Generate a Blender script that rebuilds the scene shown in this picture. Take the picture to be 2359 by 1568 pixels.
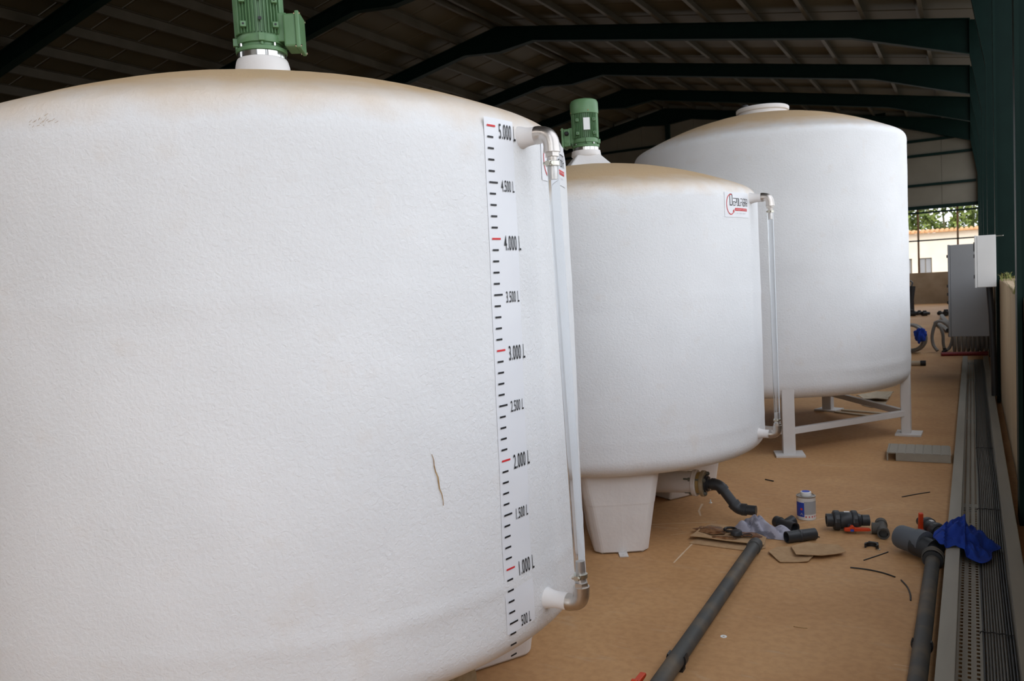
import bpy, bmesh, math, random
from mathutils import Vector, Matrix, noise
random.seed(7)
for _o in list(bpy.data.objects): bpy.data.objects.remove(_o)
sc = bpy.context.scene
PI = math.pi
R_ = math.radians

# ------------------------------------------------------------------ camera
FPX, CXP, CYP, HCAM = 1850.0, 1179.5, 784.0, 1.47
def _cam_axes(roll=.056, vp=(2238., 595.)):
    dY = Vector(((vp[0]-CXP)/FPX, -(vp[1]-CYP)/FPX, 1.)).normalized()
    u = Vector((-math.sin(roll), math.cos(roll), 0.))
    u.z = -(u.x*dY.x+u.y*dY.y)/dY.z
    u.normalize()
    dX = dY.cross(u)
    if dX.x < 0: dX = -dX
    return dX, dY, u            # world X, Y, Z seen in (right, up, forward)
AX, AY, AZ = _cam_axes()
cam_right = Vector((AX[0], AY[0], AZ[0])); cam_up = Vector((AX[1], AY[1], AZ[1])); cam_fwd = Vector((AX[2], AY[2], AZ[2]))
def at(px, py, axis='z', val=0.0):
    """photo pixel -> point on the plane axis = val"""
    d = cam_right*((px-CXP)/FPX) + cam_up*(-(py-CYP)/FPX) + cam_fwd
    o = Vector((0, 0, HCAM)); i = 'xyz'.index(axis)
    return o + d*((val-o[i])/d[i])
cd = bpy.data.cameras.new('camera'); cam = bpy.data.objects.new('camera', cd); sc.collection.objects.link(cam)
m = Matrix((cam_right, cam_up, -cam_fwd)).transposed().to_4x4(); m.translation = (0, 0, HCAM)
cam.matrix_world = m
cd.sensor_width = 36; cd.lens = FPX/2359*36; cd.clip_start = .05; cd.clip_end = 400
cd.dof.use_dof = True; cd.dof.focus_distance = 2.9; cd.dof.aperture_fstop = 6.3
sc.camera = cam

# ------------------------------------------------------------------ world, sun, exposure
w = bpy.data.worlds.new('world'); sc.world = w; w.use_nodes = True
nt = w.node_tree; bg = nt.nodes['Background']
sky = nt.nodes.new('ShaderNodeTexSky'); sky.sky_type = 'NISHITA'; sky.sun_disc = False
sky.sun_elevation = R_(48); sky.sun_rotation = R_(200); sky.dust_density = 4.0; sky.air_density = 1.0
mx = nt.nodes.new('ShaderNodeMix'); mx.data_type = 'RGBA'; mx.inputs[0].default_value = .72
mx.inputs[7].default_value = (6.1, 6.3, 6.65, 1)
nt.links.new(sky.outputs[0], mx.inputs[6]); nt.links.new(mx.outputs[2], bg.inputs[0])
bg.inputs[1].default_value = .22
sd = bpy.data.lights.new('sun', 'SUN'); sun = bpy.data.objects.new('sun', sd); sc.collection.objects.link(sun)
sd.energy = 1.2; sd.angle = R_(4); sd.color = (1, .96, .90)
sun.rotation_euler = Vector((.75, .14, -.85)).to_track_quat('-Z', 'Y').to_euler()
sun.location = (-8, -20, 30)
vs = sc.view_settings
vs.view_transform = 'Standard'; vs.look = 'None'; vs.gamma = 1; vs.use_curve_mapping = False; vs.exposure = 0.86

# ------------------------------------------------------------------ helpers
COL = sc.collection
class MB:
    def __init__(s): s.v = []; s.f = []; s.mi = []
    def add(s, verts, faces, M=None, mi=0):
        b = len(s.v)
        s.v += [(M @ Vector(p)) if M else Vector(p) for p in verts]
        s.f += [tuple(b+i for i in f) for f in faces]; s.mi += [mi]*len(faces)
        return s
    def box(s, c, d, M=None, mi=0, rz=0):
        x, y, z = d[0]/2, d[1]/2, d[2]/2
        T = Matrix.Translation(c) @ Matrix.Rotation(rz, 4, 'Z')
        if M: T = M @ T
        V = [(i*x, j*y, k*z) for k in (-1, 1) for j in (-1, 1) for i in (-1, 1)]
        F = [(0,2,3,1),(4,5,7,6),(0,1,5,4),(2,6,7,3),(0,4,6,2),(1,3,7,5)]
        return s.add(V, F, T, mi)
    def hexa(s, bot, top, mi=0):
        n = len(bot)
        F = [tuple(reversed(range(n))), tuple(range(n, 2*n))] + [(i, (i+1) % n, n+(i+1) % n, n+i) for i in range(n)]
        return s.add(list(bot)+list(top), F, None, mi)
    def lathe(s, prof, n=32, M=None, mi=0, close=True):
        """prof: (r,z) list; surface of revolution round local z"""
        V = []; F = []
        for r, z in prof:
            for k in range(n):
                a = 2*PI*k/n; V.append((r*math.cos(a), r*math.sin(a), z))
        L = len(prof)
        for i in range(L-1):
            for k in range(n):
                k2 = (k+1) % n; F.append((i*n+k, i*n+k2, (i+1)*n+k2, (i+1)*n+k))
        if close:
            F.append(tuple(reversed(range(n)))); F.append(tuple((L-1)*n+k for k in range(n)))
        return s.add(V, F, M, mi)
    def tube(s, path, r, n=12, caps=True, mi=0, inner=None):
        P = [Vector(p) for p in path]; L = len(P)
        rr = r if isinstance(r, (list, tuple)) else [r]*L
        up = Vector((0, 0, 1)); V = []; F = []; prev = None
        for i in range(L):
            t = (P[min(i+1, L-1)]-P[max(i-1, 0)]).normalized()
            if prev is None:
                a = up if abs(t.z) < .9 else Vector((1, 0, 0))
                x = t.cross(a).normalized()
            else:
                x = (prev - t*prev.dot(t)).normalized()
            prev = x; y = t.cross(x)
            for k in range(n):
                q = 2*PI*k/n; V.append(P[i]+(x*math.cos(q)+y*math.sin(q))*rr[i])
        for i in range(L-1):
            for k in range(n):
                k2 = (k+1) % n; F.append((i*n+k, i*n+k2, (i+1)*n+k2, (i+1)*n+k))
        if caps:
            F.append(tuple(reversed(range(n)))); F.append(tuple((L-1)*n+k for k in range(n)))
        return s.add(V, F, None, mi)
    def grid(s, fn, nu, nv, mi=0):
        V = [fn(i/nu, j/nv) for j in range(nv+1) for i in range(nu+1)]
        F = [(j*(nu+1)+i, j*(nu+1)+i+1, (j+1)*(nu+1)+i+1, (j+1)*(nu+1)+i) for j in range(nv) for i in range(nu)]
        return s.add(V, F, None, mi)
    def build(s, name, mat, parent=None, smooth=False, bevel=0, loc=None, solid=0, seg=2):
        me = bpy.data.meshes.new(name); me.from_pydata([tuple(p) for p in s.v], [], s.f)
        mats = mat if isinstance(mat, (list, tuple)) else [mat]
        for q in mats: me.materials.append(q)
        if len(mats) > 1: me.polygons.foreach_set('material_index', s.mi)
        me.update()
        if smooth: 
            me.polygons.foreach_set('use_smooth', [True]*len(me.polygons))
            try: me.set_sharp_from_angle(angle=R_(35))
            except Exception: pass
        o = bpy.data.objects.new(name, me); COL.objects.link(o)
        if parent: o.parent = parent
        if loc is not None: o.location = loc
        if solid:
            q = o.modifiers.new('thick', 'SOLIDIFY'); q.thickness = solid; q.offset = 0
        if bevel:
            q = o.modifiers.new('bevel', 'BEVEL'); q.width = bevel; q.segments = seg; q.limit_method = 'ANGLE'; q.angle_limit = R_(40)
        return o
def tag(o, label=None, cat=None, group=None, kind=None):
    if label: o['label'] = label
    if cat: o['category'] = cat
    if group: o['group'] = group
    if kind: o['kind'] = kind
    return o
def empty(name, loc, rz=0):
    o = bpy.data.objects.new(name, None); COL.objects.link(o); o.location = loc; o.rotation_euler.z = rz
    o.empty_display_size = .1
    return o
def inst(src, parent=None, loc=None, rot=None):
    o = src.copy(); COL.objects.link(o); o.parent = parent
    if loc is not None: o.location = loc
    if rot is not None: o.rotation_euler = rot
    return o
def frame(p, d):
    """matrix whose local z runs along d from p"""
    q = Vector(d).to_track_quat('Z', 'Y').to_matrix().to_4x4(); q.translation = p
    return q
def arc(c, a, b, r, n=8):
    """points of a quarter-like bend: c corner point, unit dirs a (in, towards c) and b (out)"""
    a = Vector(a).normalized(); b = Vector(b).normalized(); c = Vector(c)
    P = []
    for i in range(n+1):
        t = i/n
        P.append((c-a*r)*(1-t)**2 + c*2*t*(1-t) + (c+b*r)*t*t)
    return P

# ------------------------------------------------------------------ materials
MATS = {}
def mat(name, col, rough=.6, metal=0, var=None, vscale=8, vdet=4, bump=0, bscale=60, spec=.5, stretch=None, coat=0, bdist=.01, trans=0, ior=1.45, vlo=.35, vhi=.65):
    M = bpy.data.materials.new(name); M.use_nodes = True; n = M.node_tree; b = n.nodes['Principled BSDF']
    b.inputs['Base Color'].default_value = (*col, 1); b.inputs['Roughness'].default_value = rough; b.inputs['Metallic'].default_value = metal
    b.inputs['Specular IOR Level'].default_value = spec; b.inputs['Coat Weight'].default_value = coat
    b.inputs['Transmission Weight'].default_value = trans; b.inputs['IOR'].default_value = ior
    tc = n.nodes.new('ShaderNodeTexCoord'); src = tc.outputs['Object']
    if stretch:
        mp = n.nodes.new('ShaderNodeMapping'); mp.inputs['Scale'].default_value = stretch; n.links.new(src, mp.inputs[0]); src = mp.outputs[0]
    if var:
        t = n.nodes.new('ShaderNodeTexNoise'); t.inputs['Scale'].default_value = vscale; t.inputs['Detail'].default_value = vdet
        n.links.new(src, t.inputs['Vector'])
        r = n.nodes.new('ShaderNodeValToRGB'); r.color_ramp.elements[0].position = vlo; r.color_ramp.elements[1].position = vhi
        r.color_ramp.elements[0].color = (*col, 1); r.color_ramp.elements[1].color = (*var, 1)
        n.links.new(t.outputs[0], r.inputs[0]); n.links.new(r.outputs[0], b.inputs['Base Color'])
    if bump:
        t2 = n.nodes.new('ShaderNodeTexNoise'); t2.inputs['Scale'].default_value = bscale; t2.inputs['Detail'].default_value = 5
        n.links.new(src, t2.inputs['Vector'])
        bp = n.nodes.new('ShaderNodeBump'); bp.inputs['Strength'].default_value = bump; bp.inputs['Distance'].default_value = bdist
        n.links.new(t2.outputs[0], bp.inputs['Height']); n.links.new(bp.outputs[0], b.inputs['Normal'])
    MATS[name] = M
    return M

def tank_material(name, z_rim, z_top, dust=(.62, .43, .235)):
    """white hand-laid fibreglass, tan dust settled on the dome"""
    M = bpy.data.materials.new(name); M.use_nodes = True; n = M.node_tree; L = n.links.new; b = n.nodes['Principled BSDF']
    N = lambda t: n.nodes.new(t)
    tc = N('ShaderNodeTexCoord'); geo = N('ShaderNodeNewGeometry')
    big = N('ShaderNodeTexNoise'); big.inputs['Scale'].default_value = 2.2; big.inputs['Detail'].default_value = 6; L(tc.outputs['Object'], big.inputs['Vector'])
    base = N('ShaderNodeValToRGB'); base.color_ramp.elements[0].position = .3; base.color_ramp.elements[1].position = .7
    base.color_ramp.elements[0].color = (.745, .75, .75, 1); base.color_ramp.elements[1].color = (.81, .815, .815, 1)
    L(big.outputs[0], base.inputs[0])
    # dust: follows how far the surface faces up, broken by noise
    sx = N('ShaderNodeSeparateXYZ'); L(geo.outputs['Normal'], sx.inputs[0])
    sp = N('ShaderNodeSeparateXYZ'); L(tc.outputs['Object'], sp.inputs[0])
    med = N('ShaderNodeTexNoise'); med.inputs['Scale'].default_value = 9; med.inputs['Detail'].default_value = 8; L(tc.outputs['Object'], med.inputs['Vector'])
    mr = N('ShaderNodeMapRange'); mr.inputs['From Min'].default_value = z_rim; mr.inputs['From Max'].default_value = z_top; L(sp.outputs['Z'], mr.inputs['Value'])
    ad = N('ShaderNodeMath'); ad.operation = 'MULTIPLY_ADD'; ad.inputs[1].default_value = .30; L(med.outputs[0], ad.inputs[0]); L(mr.outputs[0], ad.inputs[2])
    cr = N('ShaderNodeValToRGB'); cr.color_ramp.elements[0].position = .18; cr.color_ramp.elements[1].position = .62
    cr.color_ramp.elements[0].color = (0, 0, 0, 1); cr.color_ramp.elements[1].color = (1, 1, 1, 1); L(ad.outputs[0], cr.inputs[0])
    mu = N('ShaderNodeMath'); mu.operation = 'MULTIPLY'; mu.inputs[1].default_value = .95; L(cr.outputs[0], mu.inputs[0])
    mix = N('ShaderNodeMix'); mix.data_type = 'RGBA'; L(mu.outputs[0], mix.inputs[0]); L(base.outputs[0], mix.inputs[6])
    mix.inputs[7].default_value = (*dust, 1)
    L(mix.outputs[2], b.inputs['Base Color'])
    b.inputs['Roughness'].default_value = .48; b.inputs['Specular IOR Level'].default_value = .35
    # relief: matt strands and roller stipple under the gel coat
    f1 = N('ShaderNodeTexNoise'); f1.inputs['Scale'].default_value = 85; f1.inputs['Detail'].default_value = 7; f1.inputs['Roughness'].default_value = .62; f1.inputs['Distortion'].default_value = .5; L(tc.outputs['Object'], f1.inputs['Vector'])
    f2 = N('ShaderNodeTexNoise'); f2.inputs['Scale'].default_value = 14; f2.inputs['Detail'].default_value = 4; f2.inputs['Distortion'].default_value = .8; L(tc.outputs['Object'], f2.inputs['Vector'])
    su = N('ShaderNodeMath'); su.operation = 'MULTIPLY_ADD'; su.inputs[1].default_value = .45; L(f2.outputs[0], su.inputs[0]); L(f1.outputs[0], su.inputs[2])
    bp = N('ShaderNodeBump'); bp.inputs['Strength'].default_value = .65; bp.inputs['Distance'].default_value = .0042
    L(su.outputs[0], bp.inputs['Height']); L(bp.outputs[0], b.inputs['Normal'])
    return M

def floor_material():
    M = bpy.data.materials.new('dusty_concrete'); M.use_nodes = True; n = M.node_tree; L = n.links.new; b = n.nodes['Principled BSDF']
    N = lambda t: n.nodes.new(t)
    tc = N('ShaderNodeTexCoord')
    a = N('ShaderNodeTexNoise'); a.inputs['Scale'].default_value = 1.3; a.inputs['Detail'].default_value = 8; a.inputs['Distortion'].default_value = .9; L(tc.outputs['Object'], a.inputs['Vector'])
    r = N('ShaderNodeValToRGB'); e = r.color_ramp.elements
    e[0].position = .25; e[0].color = (.43, .232, .100, 1); e[1].position = .75; e[1].color = (.56, .33, .155, 1)
    q = r.color_ramp.elements.new(.5); q.color = (.495, .277, .124, 1)
    L(a.outputs[0], r.inputs[0])
    c = N('ShaderNodeTexNoise'); c.inputs['Scale'].default_value = 30; c.inputs['Detail'].default_value = 8; L(tc.outputs['Object'], c.inputs['Vector'])
    cr = N('ShaderNodeValToRGB'); cr.color_ramp.elements[0].position = .36; cr.color_ramp.elements[1].position = .6
    cr.color_ramp.elements[0].color = (.91, .89, .86, 1); cr.color_ramp.elements[1].color = (1.03, 1.03, 1.02, 1); L(c.outputs[0], cr.inputs[0])
    mm = N('ShaderNodeMix'); mm.data_type = 'RGBA'; mm.blend_type = 'MULTIPLY'; mm.inputs[0].default_value = 1
    L(r.outputs[0], mm.inputs[6]); L(cr.outputs[0], mm.inputs[7])
    # sweeping trowel arcs and pale scuffs
    mp = N('ShaderNodeMapping'); mp.inputs['Rotation'].default_value = (0, 0, .5); mp.inputs['Scale'].default_value = (1, 6, 1); L(tc.outputs['Object'], mp.inputs[0])
    s = N('ShaderNodeTexNoise'); s.inputs['Scale'].default_value = 2.6; s.inputs['Detail'].default_value = 10; s.inputs['Distortion'].default_value = 2.2; L(mp.outputs[0], s.inputs['Vector'])
    sr = N('ShaderNodeValToRGB'); sr.color_ramp.elements[0].position = .60; sr.color_ramp.elements[1].position = .78
    sr.color_ramp.elements[0].color = (0, 0, 0, 1); sr.color_ramp.elements[1].color = (.4, .4, .4, 1); L(s.outputs[0], sr.inputs[0])
    m2 = N('ShaderNodeMix'); m2.data_type = 'RGBA'; L(sr.outputs[0], m2.inputs[0]); L(mm.outputs[2], m2.inputs[6]); m2.inputs[7].default_value = (.53, .39, .26, 1)
    L(m2.outputs[2], b.inputs['Base Color'])
    b.inputs['Roughness'].default_value = .62; b.inputs['Specular IOR Level'].default_value = .3
    bp = N('ShaderNodeBump'); bp.inputs['Strength'].default_value = .25; bp.inputs['Distance'].default_value = .004; L(c.outputs[0], bp.inputs['Height']); L(bp.outputs[0], b.inputs['Normal'])
    return M

m_floor = floor_material()
m_tankA = tank_material('fibreglass_tank', 1.86, 2.17)
m_tankB = tank_material('fibreglass_tall_tank', 2.52, 2.86)
m_frp = mat('white_fibreglass', (.74, .71, .69), .5, var=(.80, .78, .76), vscale=5, bump=.4, bscale=45, bdist=.003, spec=.35)
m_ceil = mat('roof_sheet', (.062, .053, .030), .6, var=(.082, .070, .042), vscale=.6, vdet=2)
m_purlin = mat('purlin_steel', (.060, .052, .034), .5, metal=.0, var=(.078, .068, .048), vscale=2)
m_frame = mat('dark_green_steel', (.0026, .0125, .0098), .5, var=(.0034, .015, .0118), vscale=5, spec=.12)
m_clad = mat('cladding_sheet', (.135, .122, .090), .55, var=(.16, .145, .11), vscale=1.2)
m_conc = mat('tan_concrete', (.33, .235, .13), .85, var=(.43, .32, .20), vscale=2.2, stretch=(14, 14, .35), bump=.35, bscale=3, bdist=.01)
m_conc2 = mat('brown_concrete', (.24, .17, .10), .9, var=(.30, .22, .14), vscale=3, bump=.3, bscale=40)
m_joint = mat('joint_gap', (.03, .025, .02), .9)
m_green = mat('motor_green', (.105, .215, .095), .38, var=(.13, .255, .12), vscale=14, spec=.5)
m_chrome = mat('polished_steel', (.80, .78, .74), .16, metal=1)
m_steel = mat('stainless_fitting', (.52, .48, .44), .34, metal=1, var=(.62, .58, .54), vscale=20, bump=.15, bscale=120, bdist=.002)
m_clamp = mat('zinc_clamp', (.6, .58, .5), .3, metal=1)
m_black = mat('black_plastic', (.013, .013, .014), .45)
m_pvc = mat('dark_pvc', (.024, .027, .031), .42, var=(.036, .039, .043), vscale=10)
m_pvcd = mat('dusty_pvc', (.060, .060, .056), .6, var=(.135, .105, .072), vscale=9, vdet=8, vlo=.45, vhi=.75)
m_pvcg = mat('grey_pvc', (.085, .10, .12), .5, var=(.10, .115, .135), vscale=6)
m_orange = mat('orange_plastic', (.60, .055, .012), .42)
m_red = mat('red_print', (.62, .02, .025), .5)
m_ink = mat('black_ink', (.012, .012, .014), .5)
m_inkg = mat('grey_ink', (.25, .25, .26), .6)
m_film = mat('scale_film', (.755, .765, .79), .4, var=(.785, .795, .815), vscale=6, bump=.12, bscale=18, bdist=.003)
m_filmw = mat('logo_film', (.78, .785, .80), .38)
m_white = mat('white_plastic', (.75, .75, .74), .4)
m_blue = mat('blue_print', (.02, .06, .42), .45)
m_cangrey = mat('can_print_grey', (.36, .37, .38), .42)
m_tin = mat('tin_plate', (.36, .34, .31), .35, metal=.85)
m_card = mat('cardboard', (.40, .25, .13), .9, var=(.46, .30, .16), vscale=30)
m_cardp = mat('pale_cardboard', (.42, .35, .25), .9, var=(.50, .42, .31), vscale=12)
m_resin = mat('resin_stain', (.10, .035, .012), .25, var=(.27, .14, .065), vscale=30, vdet=8, bump=.5, bscale=60, bdist=.006)
m_rag = mat('dirty_rag', (.40, .40, .48), .95, var=(.17, .17, .21), vscale=15, vdet=5, vlo=.50, vhi=.60, bump=.3, bscale=200, bdist=.002)
m_cloth = mat('blue_cloth', (.006, .032, .26), .9, var=(.009, .05, .36), vscale=12, bump=.3, bscale=220, bdist=.002)
m_tray = mat('galvanised_tray', (.30, .28, .235), .5, metal=.15, var=(.37, .345, .29), vscale=7, stretch=(1, .15, 1))
m_cable = mat('grey_cable', (.12, .115, .105), .55)
m_cableb = mat('black_cable', (.02, .02, .02), .5)
m_box = mat('white_enclosure', (.55, .54, .52), .45, var=(.58, .57, .55), vscale=4)
m_boxg = mat('grey_enclosure', (.27, .275, .28), .5, var=(.29, .295, .30), vscale=3)
m_hose = mat('grey_corrugated_hose', (.22, .21, .19), .6)
m_redhose = mat('red_hose', (.20, .018, .02), .5)
m_legw = mat('white_painted_steel', (.66, .64, .62), .45, var=(.70, .68, .66), vscale=6)
m_nylon = mat('clear_tube', (.88, .91, .94), .06, trans=.93, ior=1.12)
m_brass = mat('brass_gasket', (.42, .30, .12), .5, metal=.3)
m_zincy = mat('yellow_zinc', (.36, .30, .19), .5, metal=.4, var=(.42, .36, .25), vscale=30)
m_bolt = mat('zinc_bolt', (.20, .22, .20), .45, metal=.6)
m_plate = mat('aluminium_nameplate', (.82, .83, .82), .35)
m_rust = mat('rust_brown', (.25, .13, .04), .7, var=(.42, .29, .14), vscale=40)
m_leaf = mat('leaf_green', (.10, .155, .03), .7, var=(.20, .25, .055), vscale=3)
m_trunk = mat('pale_bark', (.36, .33, .20), .85, var=(.25, .24, .13), vscale=5)
m_cream = mat('cream_render', (.80, .70, .55), .85, var=(.84, .74, .60), vscale=2)
m_tile = mat('roof_tile', (.62, .33, .15), .8, var=(.72, .45, .24), vscale=6)
m_shut = mat('brown_shutter', (.22, .19, .15), .6)
m_mull = mat('brown_steel', (.17, .085, .035), .6)
m_gravel = mat('pale_ground', (.34, .33, .31), .95, var=(.40, .385, .36), vscale=.7)
m_weed = mat('dry_weed', (.30, .24, .10), .9, var=(.13, .19, .03), vscale=30)

# ------------------------------------------------------------------ the building
FY = [31.1-4.32*k for k in range(9)]                 # portal frames, back to front
XR, ZR, SL = -10.33, 7.97, .188                      # ridge (top of rafters) and roof pitch
XC, XL = .22, -20.9                                  # inner faces of right and left columns
YF = FY[-1]-.3; YB = 31.1
def rz_(x): return ZR - SL*abs(x-XR)

fl = MB().box(((XL+XC+.2)/2, (YF+YB)/2, -.06), (XC+.2-XL+.6, YB-YF+.4, .12)).build('floor', m_floor); tag(fl, kind='structure')
gr = MB().box((0, 20, -.16), (260, 260, .06)).build('ground', m_gravel); tag(gr, kind='structure')

# roof: one sheet object per panel, laid from ridge to eave
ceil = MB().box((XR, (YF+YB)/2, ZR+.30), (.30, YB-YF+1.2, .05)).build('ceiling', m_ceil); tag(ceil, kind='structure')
def sheet(sgn, wdt):
    b = MB(); x0, x1 = XR, XR+sgn*11.15
    za, zb = rz_(x0)+.20, rz_(x1)+.20
    n = 3
    w2 = wdt/2-.006
    prof = [(-w2, .018), (-w2+.03, 0), (w2-.03, 0), (w2, .018)]
    V = []
    for x, z in ((x0, za), (x1, zb)):
        for y, dz in prof: V.append((x, y, z+dz))
        for y, dz in reversed(prof): V.append((x, y, z+.07))
    L = len(prof)*2
    F = [(i, (i+1) % L, L+(i+1) % L, L+i) for i in range(L)] + [tuple(range(L)), tuple(reversed(range(L, 2*L)))]
    if sgn > 0: F = [tuple(reversed(f)) for f in F]
    b.add(V, F)
    return b
PW = 4.32/4
y0 = FY[-1]
for sgn in (-1, 1):
    src = None
    for k in range(33):
        y = y0+PW*(k+.5)
        if src is None:
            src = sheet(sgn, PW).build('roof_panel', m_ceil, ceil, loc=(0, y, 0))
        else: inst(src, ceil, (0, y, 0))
# purlins, Z sections sitting on the rafters
def purlin_mesh():
    b = MB(); L = YB-FY[-1]
    prof = [(-.075, 0), (0, 0), (0, .185), (.075, .185), (.075, .193), (-.008, .193), (-.008, .008), (-.075, .008)]
    n = len(prof)
    V = [(x, 0, z) for x, z in prof]+[(x, L, z) for x, z in prof]
    F = [(i, (i+1) % n, n+(i+1) % n, n+i) for i in range(n)]
    F += [(0, 7, 6, 1), (1, 6, 5, 2), (2, 5, 4, 3)] + [(n+1, n+6, n+7, n), (n+2, n+5, n+6, n+1), (n+3, n+4, n+5, n+2)]
    b.add(V, F); return b
psrc = None
for sgn in (-1, 1):
    for k in range(10):
        x = XR + sgn*(.12+1.045*k if k else .12)
        loc = (x, FY[-1], rz_(x)+.003)
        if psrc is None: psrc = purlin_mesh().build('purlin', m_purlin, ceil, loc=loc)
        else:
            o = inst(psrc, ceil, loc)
            if sgn > 0: o.scale.x = -1

# portal frames
def rafter_poly(sgn):
    """web outline in (x,z) of one rafter and its haunches"""
    xe = XR+sgn*10.36
    top = [(XR, rz_(XR)), (xe, rz_(xe))]
    bot = [(xe, rz_(xe)-.66), (xe-sgn*2.1, rz_(xe-sgn*2.1)-.34), (XR+sgn*1.0, rz_(XR+sgn*1.0)-.33), (XR, rz_(XR)-.62)]
    return top+bot
def col_poly(sgn):
    """tapered column: straight inner face, then haunched out to the knee"""
    xi = XC if sgn > 0 else XL
    xo = xi+sgn*.32; xk = XR+sgn*10.36
    zt = rz_(xo)
    return [(xi, 0), (xo, 0), (xo, zt), (xk, rz_(xk)), (xk, rz_(xk)-.66), (xi, 4.25)]
def web(b, poly, y, t):
    V = [(x, y-t/2, z) for x, z in poly]+[(x, y+t/2, z) for x, z in poly]; n = len(poly)
    b.add(V, [tuple(range(n)), tuple(reversed(range(n, 2*n)))]+[(i, n+i, n+(i+1) % n, (i+1) % n) for i in range(n)])
def strip(b, p, q, y, wd, t):
    """flange plate along p->q in the frame plane"""
    p = Vector((p[0], 0, p[1])); q = Vector((q[0], 0, q[1])); d = (q-p).normalized(); nn = Vector((-d.z, 0, d.x))*t/2
    V = []
    for P in (p, q):
        for sy in (-1, 1):
            for sn in (-1, 1): V.append(P+nn*sn+Vector((0, y+sy*wd/2, 0)))
    b.add(V, [(0,1,3,2),(4,6,7,5),(0,4,5,1),(2,3,7,6),(0,2,6,4),(1,5,7,3)])
fnames = {0: 'dark green portal frame standing against the back gable wall', 1: 'dark green portal frame next in front of the back gable wall',
          2: 'dark green portal frame two bays in front of the back gable', 3: 'dark green portal frame three bays in front of the back gable',
          4: 'dark green portal frame four bays in front of the back gable', 5: 'dark green portal frame whose column carries the small pale enclosure',
          6: 'dark green portal frame over the two shorter white tanks', 7: 'dark green portal frame beside the open end of the hall', 8: 'dark green portal frame at the open front end'}
def make_frame():
    root = empty('portal_frame', (0, 0, 0))
    for sgn in (-1, 1):
        b = MB(); P = rafter_poly(sgn); web(b, P, 0, .014)
        strip(b, P[0], P[1], 0, .18, .018)
        for i in (2, 3, 4): strip(b, P[i], P[i+1], 0, .18, .018)
        b.build('rafter', m_frame, root)
        b = MB(); P = col_poly(sgn); web(b, P, 0, .014)
        strip(b, P[0], P[5], 0, .20, .022); strip(b, P[5], P[4], 0, .20, .022); strip(b, P[1], P[2], 0, .20, .022); strip(b, P[4], P[3], 0, .18, .018)
        b.build('column', m_frame, root)
    return root
fr0 = make_frame()
for k, y in enumerate(FY):
    if k == 0: fr = fr0
    else:
        fr = fr0.copy(); COL.objects.link(fr)
        for ch in list(fr0.children): c = ch.copy(); COL.objects.link(c); c.parent = fr
    fr.location.y = y if k else y-.12
    tag(fr, fnames[k], 'steel frame', 'portal frames')

# low precast wall on the right, a panel for each bay
wr = MB().box((XC+.13, (FY[0]+FY[-1])/2, .05), (.16, FY[0]-FY[-1], .1)).build('wall_right', m_joint); tag(wr, kind='structure')
src = None
for k in range(8):
    y = (FY[k]+FY[k+1])/2; 
    if src is None:
        src = MB().box((0, 0, 0), (.20, 4.32-.05, 1.25)).build('concrete_panel', m_conc, wr, bevel=.012, loc=(XC+.12, y, .625+.0))
    else: inst(src, wr, (XC+.12, y, .625))
# back gable: low wall, open band with steel bars, cladding above
wb = MB().box(((XL+XC)/2, YB+.12, .535), (XC-XL, .2, 1.07)).build('wall_back', m_conc2); tag(wb, kind='structure')
ZB = 3.32
n = 20; cw = (XC-XL)/n
for k in range(n):
    xa, xb = XL+cw*k+.004, XL+cw*(k+1)-.004
    top = lambda x: rz_(x)+.205
    b = MB(); ys = (YB+.02, YB+.10)
    pts = [(xa, ZB), (xb, ZB), (xb, top(xb))] + ([(XR, top(XR))] if xa < XR < xb else []) + [(xa, top(xa))]
    V = [(x, ys[0], z) for x, z in pts]+[(x, ys[1], z) for x, z in pts]; q = len(pts)
    b.add(V, [tuple(range(q)), tuple(reversed(range(q, 2*q)))]+[(i, q+i, q+(i+1) % q, (i+1) % q) for i in range(q)])
    b.build('cladding_panel', m_clad, wb)
b = MB(); pts = [(XL, ZB), (XC, ZB), (XC, rz_(XC)+.2), (XR, rz_(XR)+.2), (XL, rz_(XL)+.2)]; q = 5
b.add([(x, YB+.101, z) for x, z in pts]+[(x, YB+.12, z) for x, z in pts], [tuple(range(q)), tuple(reversed(range(q, 2*q)))]+[(i, q+i, q+(i+1) % q, (i+1) % q) for i in range(q)])
b.build('backing_sheet', m_joint, wb)
for z in (4.05, 5.05, 5.55, 6.6):
    half = min((ZR+.1-z)/SL, 10.5)
    xa, xb = max(XL, XR-half), min(XC, XR+half)
    MB().box(((xa+xb)/2, YB-.02, z), (xb-xa, .06, .09)).build('wall_girt', m_frame, wb)
MB().box(((XL+XC)/2, YB+.04, ZB-.03), (XC-XL, .14, .12)).build('lintel_rail', m_frame, wb)
for z in (3.12, 2.17):
    MB().box(((XL+XC)/2, YB+.05, z), (XC-XL, .05, .06 if z > 3 else .045)).build('opening_rail', m_frame, wb)
bar = None
for k in range(18):
    x = -.39-1.19*k
    if bar is None: bar = MB().box((0, 0, 0), (.06, .05, ZB-1.07)).build('opening_bar', m_mull, wb, loc=(x, YB+.10, (ZB+1.07)/2))
    else: inst(bar, wb, (x, YB+.10, (ZB+1.07)/2))
MB().box((XR+.05, YB-.08, 3.9), (.16, .16, 7.6)).build('gable_post', m_frame, wb)
# unseen front gable, added to cut light from the front; doorway sized for that
wfo = MB().box(((XL-.3-2.3)/2, YF-.02, 2.85), (-2.3-XL+.3, .08, 5.7)).build('light_blocking_front_wall', m_clad); tag(wfo, kind='structure')
MB().box(((-2.3+XC+.3)/2, YF-.02, 4.6), (XC+.3+2.3, .08, 2.2)).build('light_blocking_header', m_clad, wfo)  # unseen header, added to hold back sky light above the doorway
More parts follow.
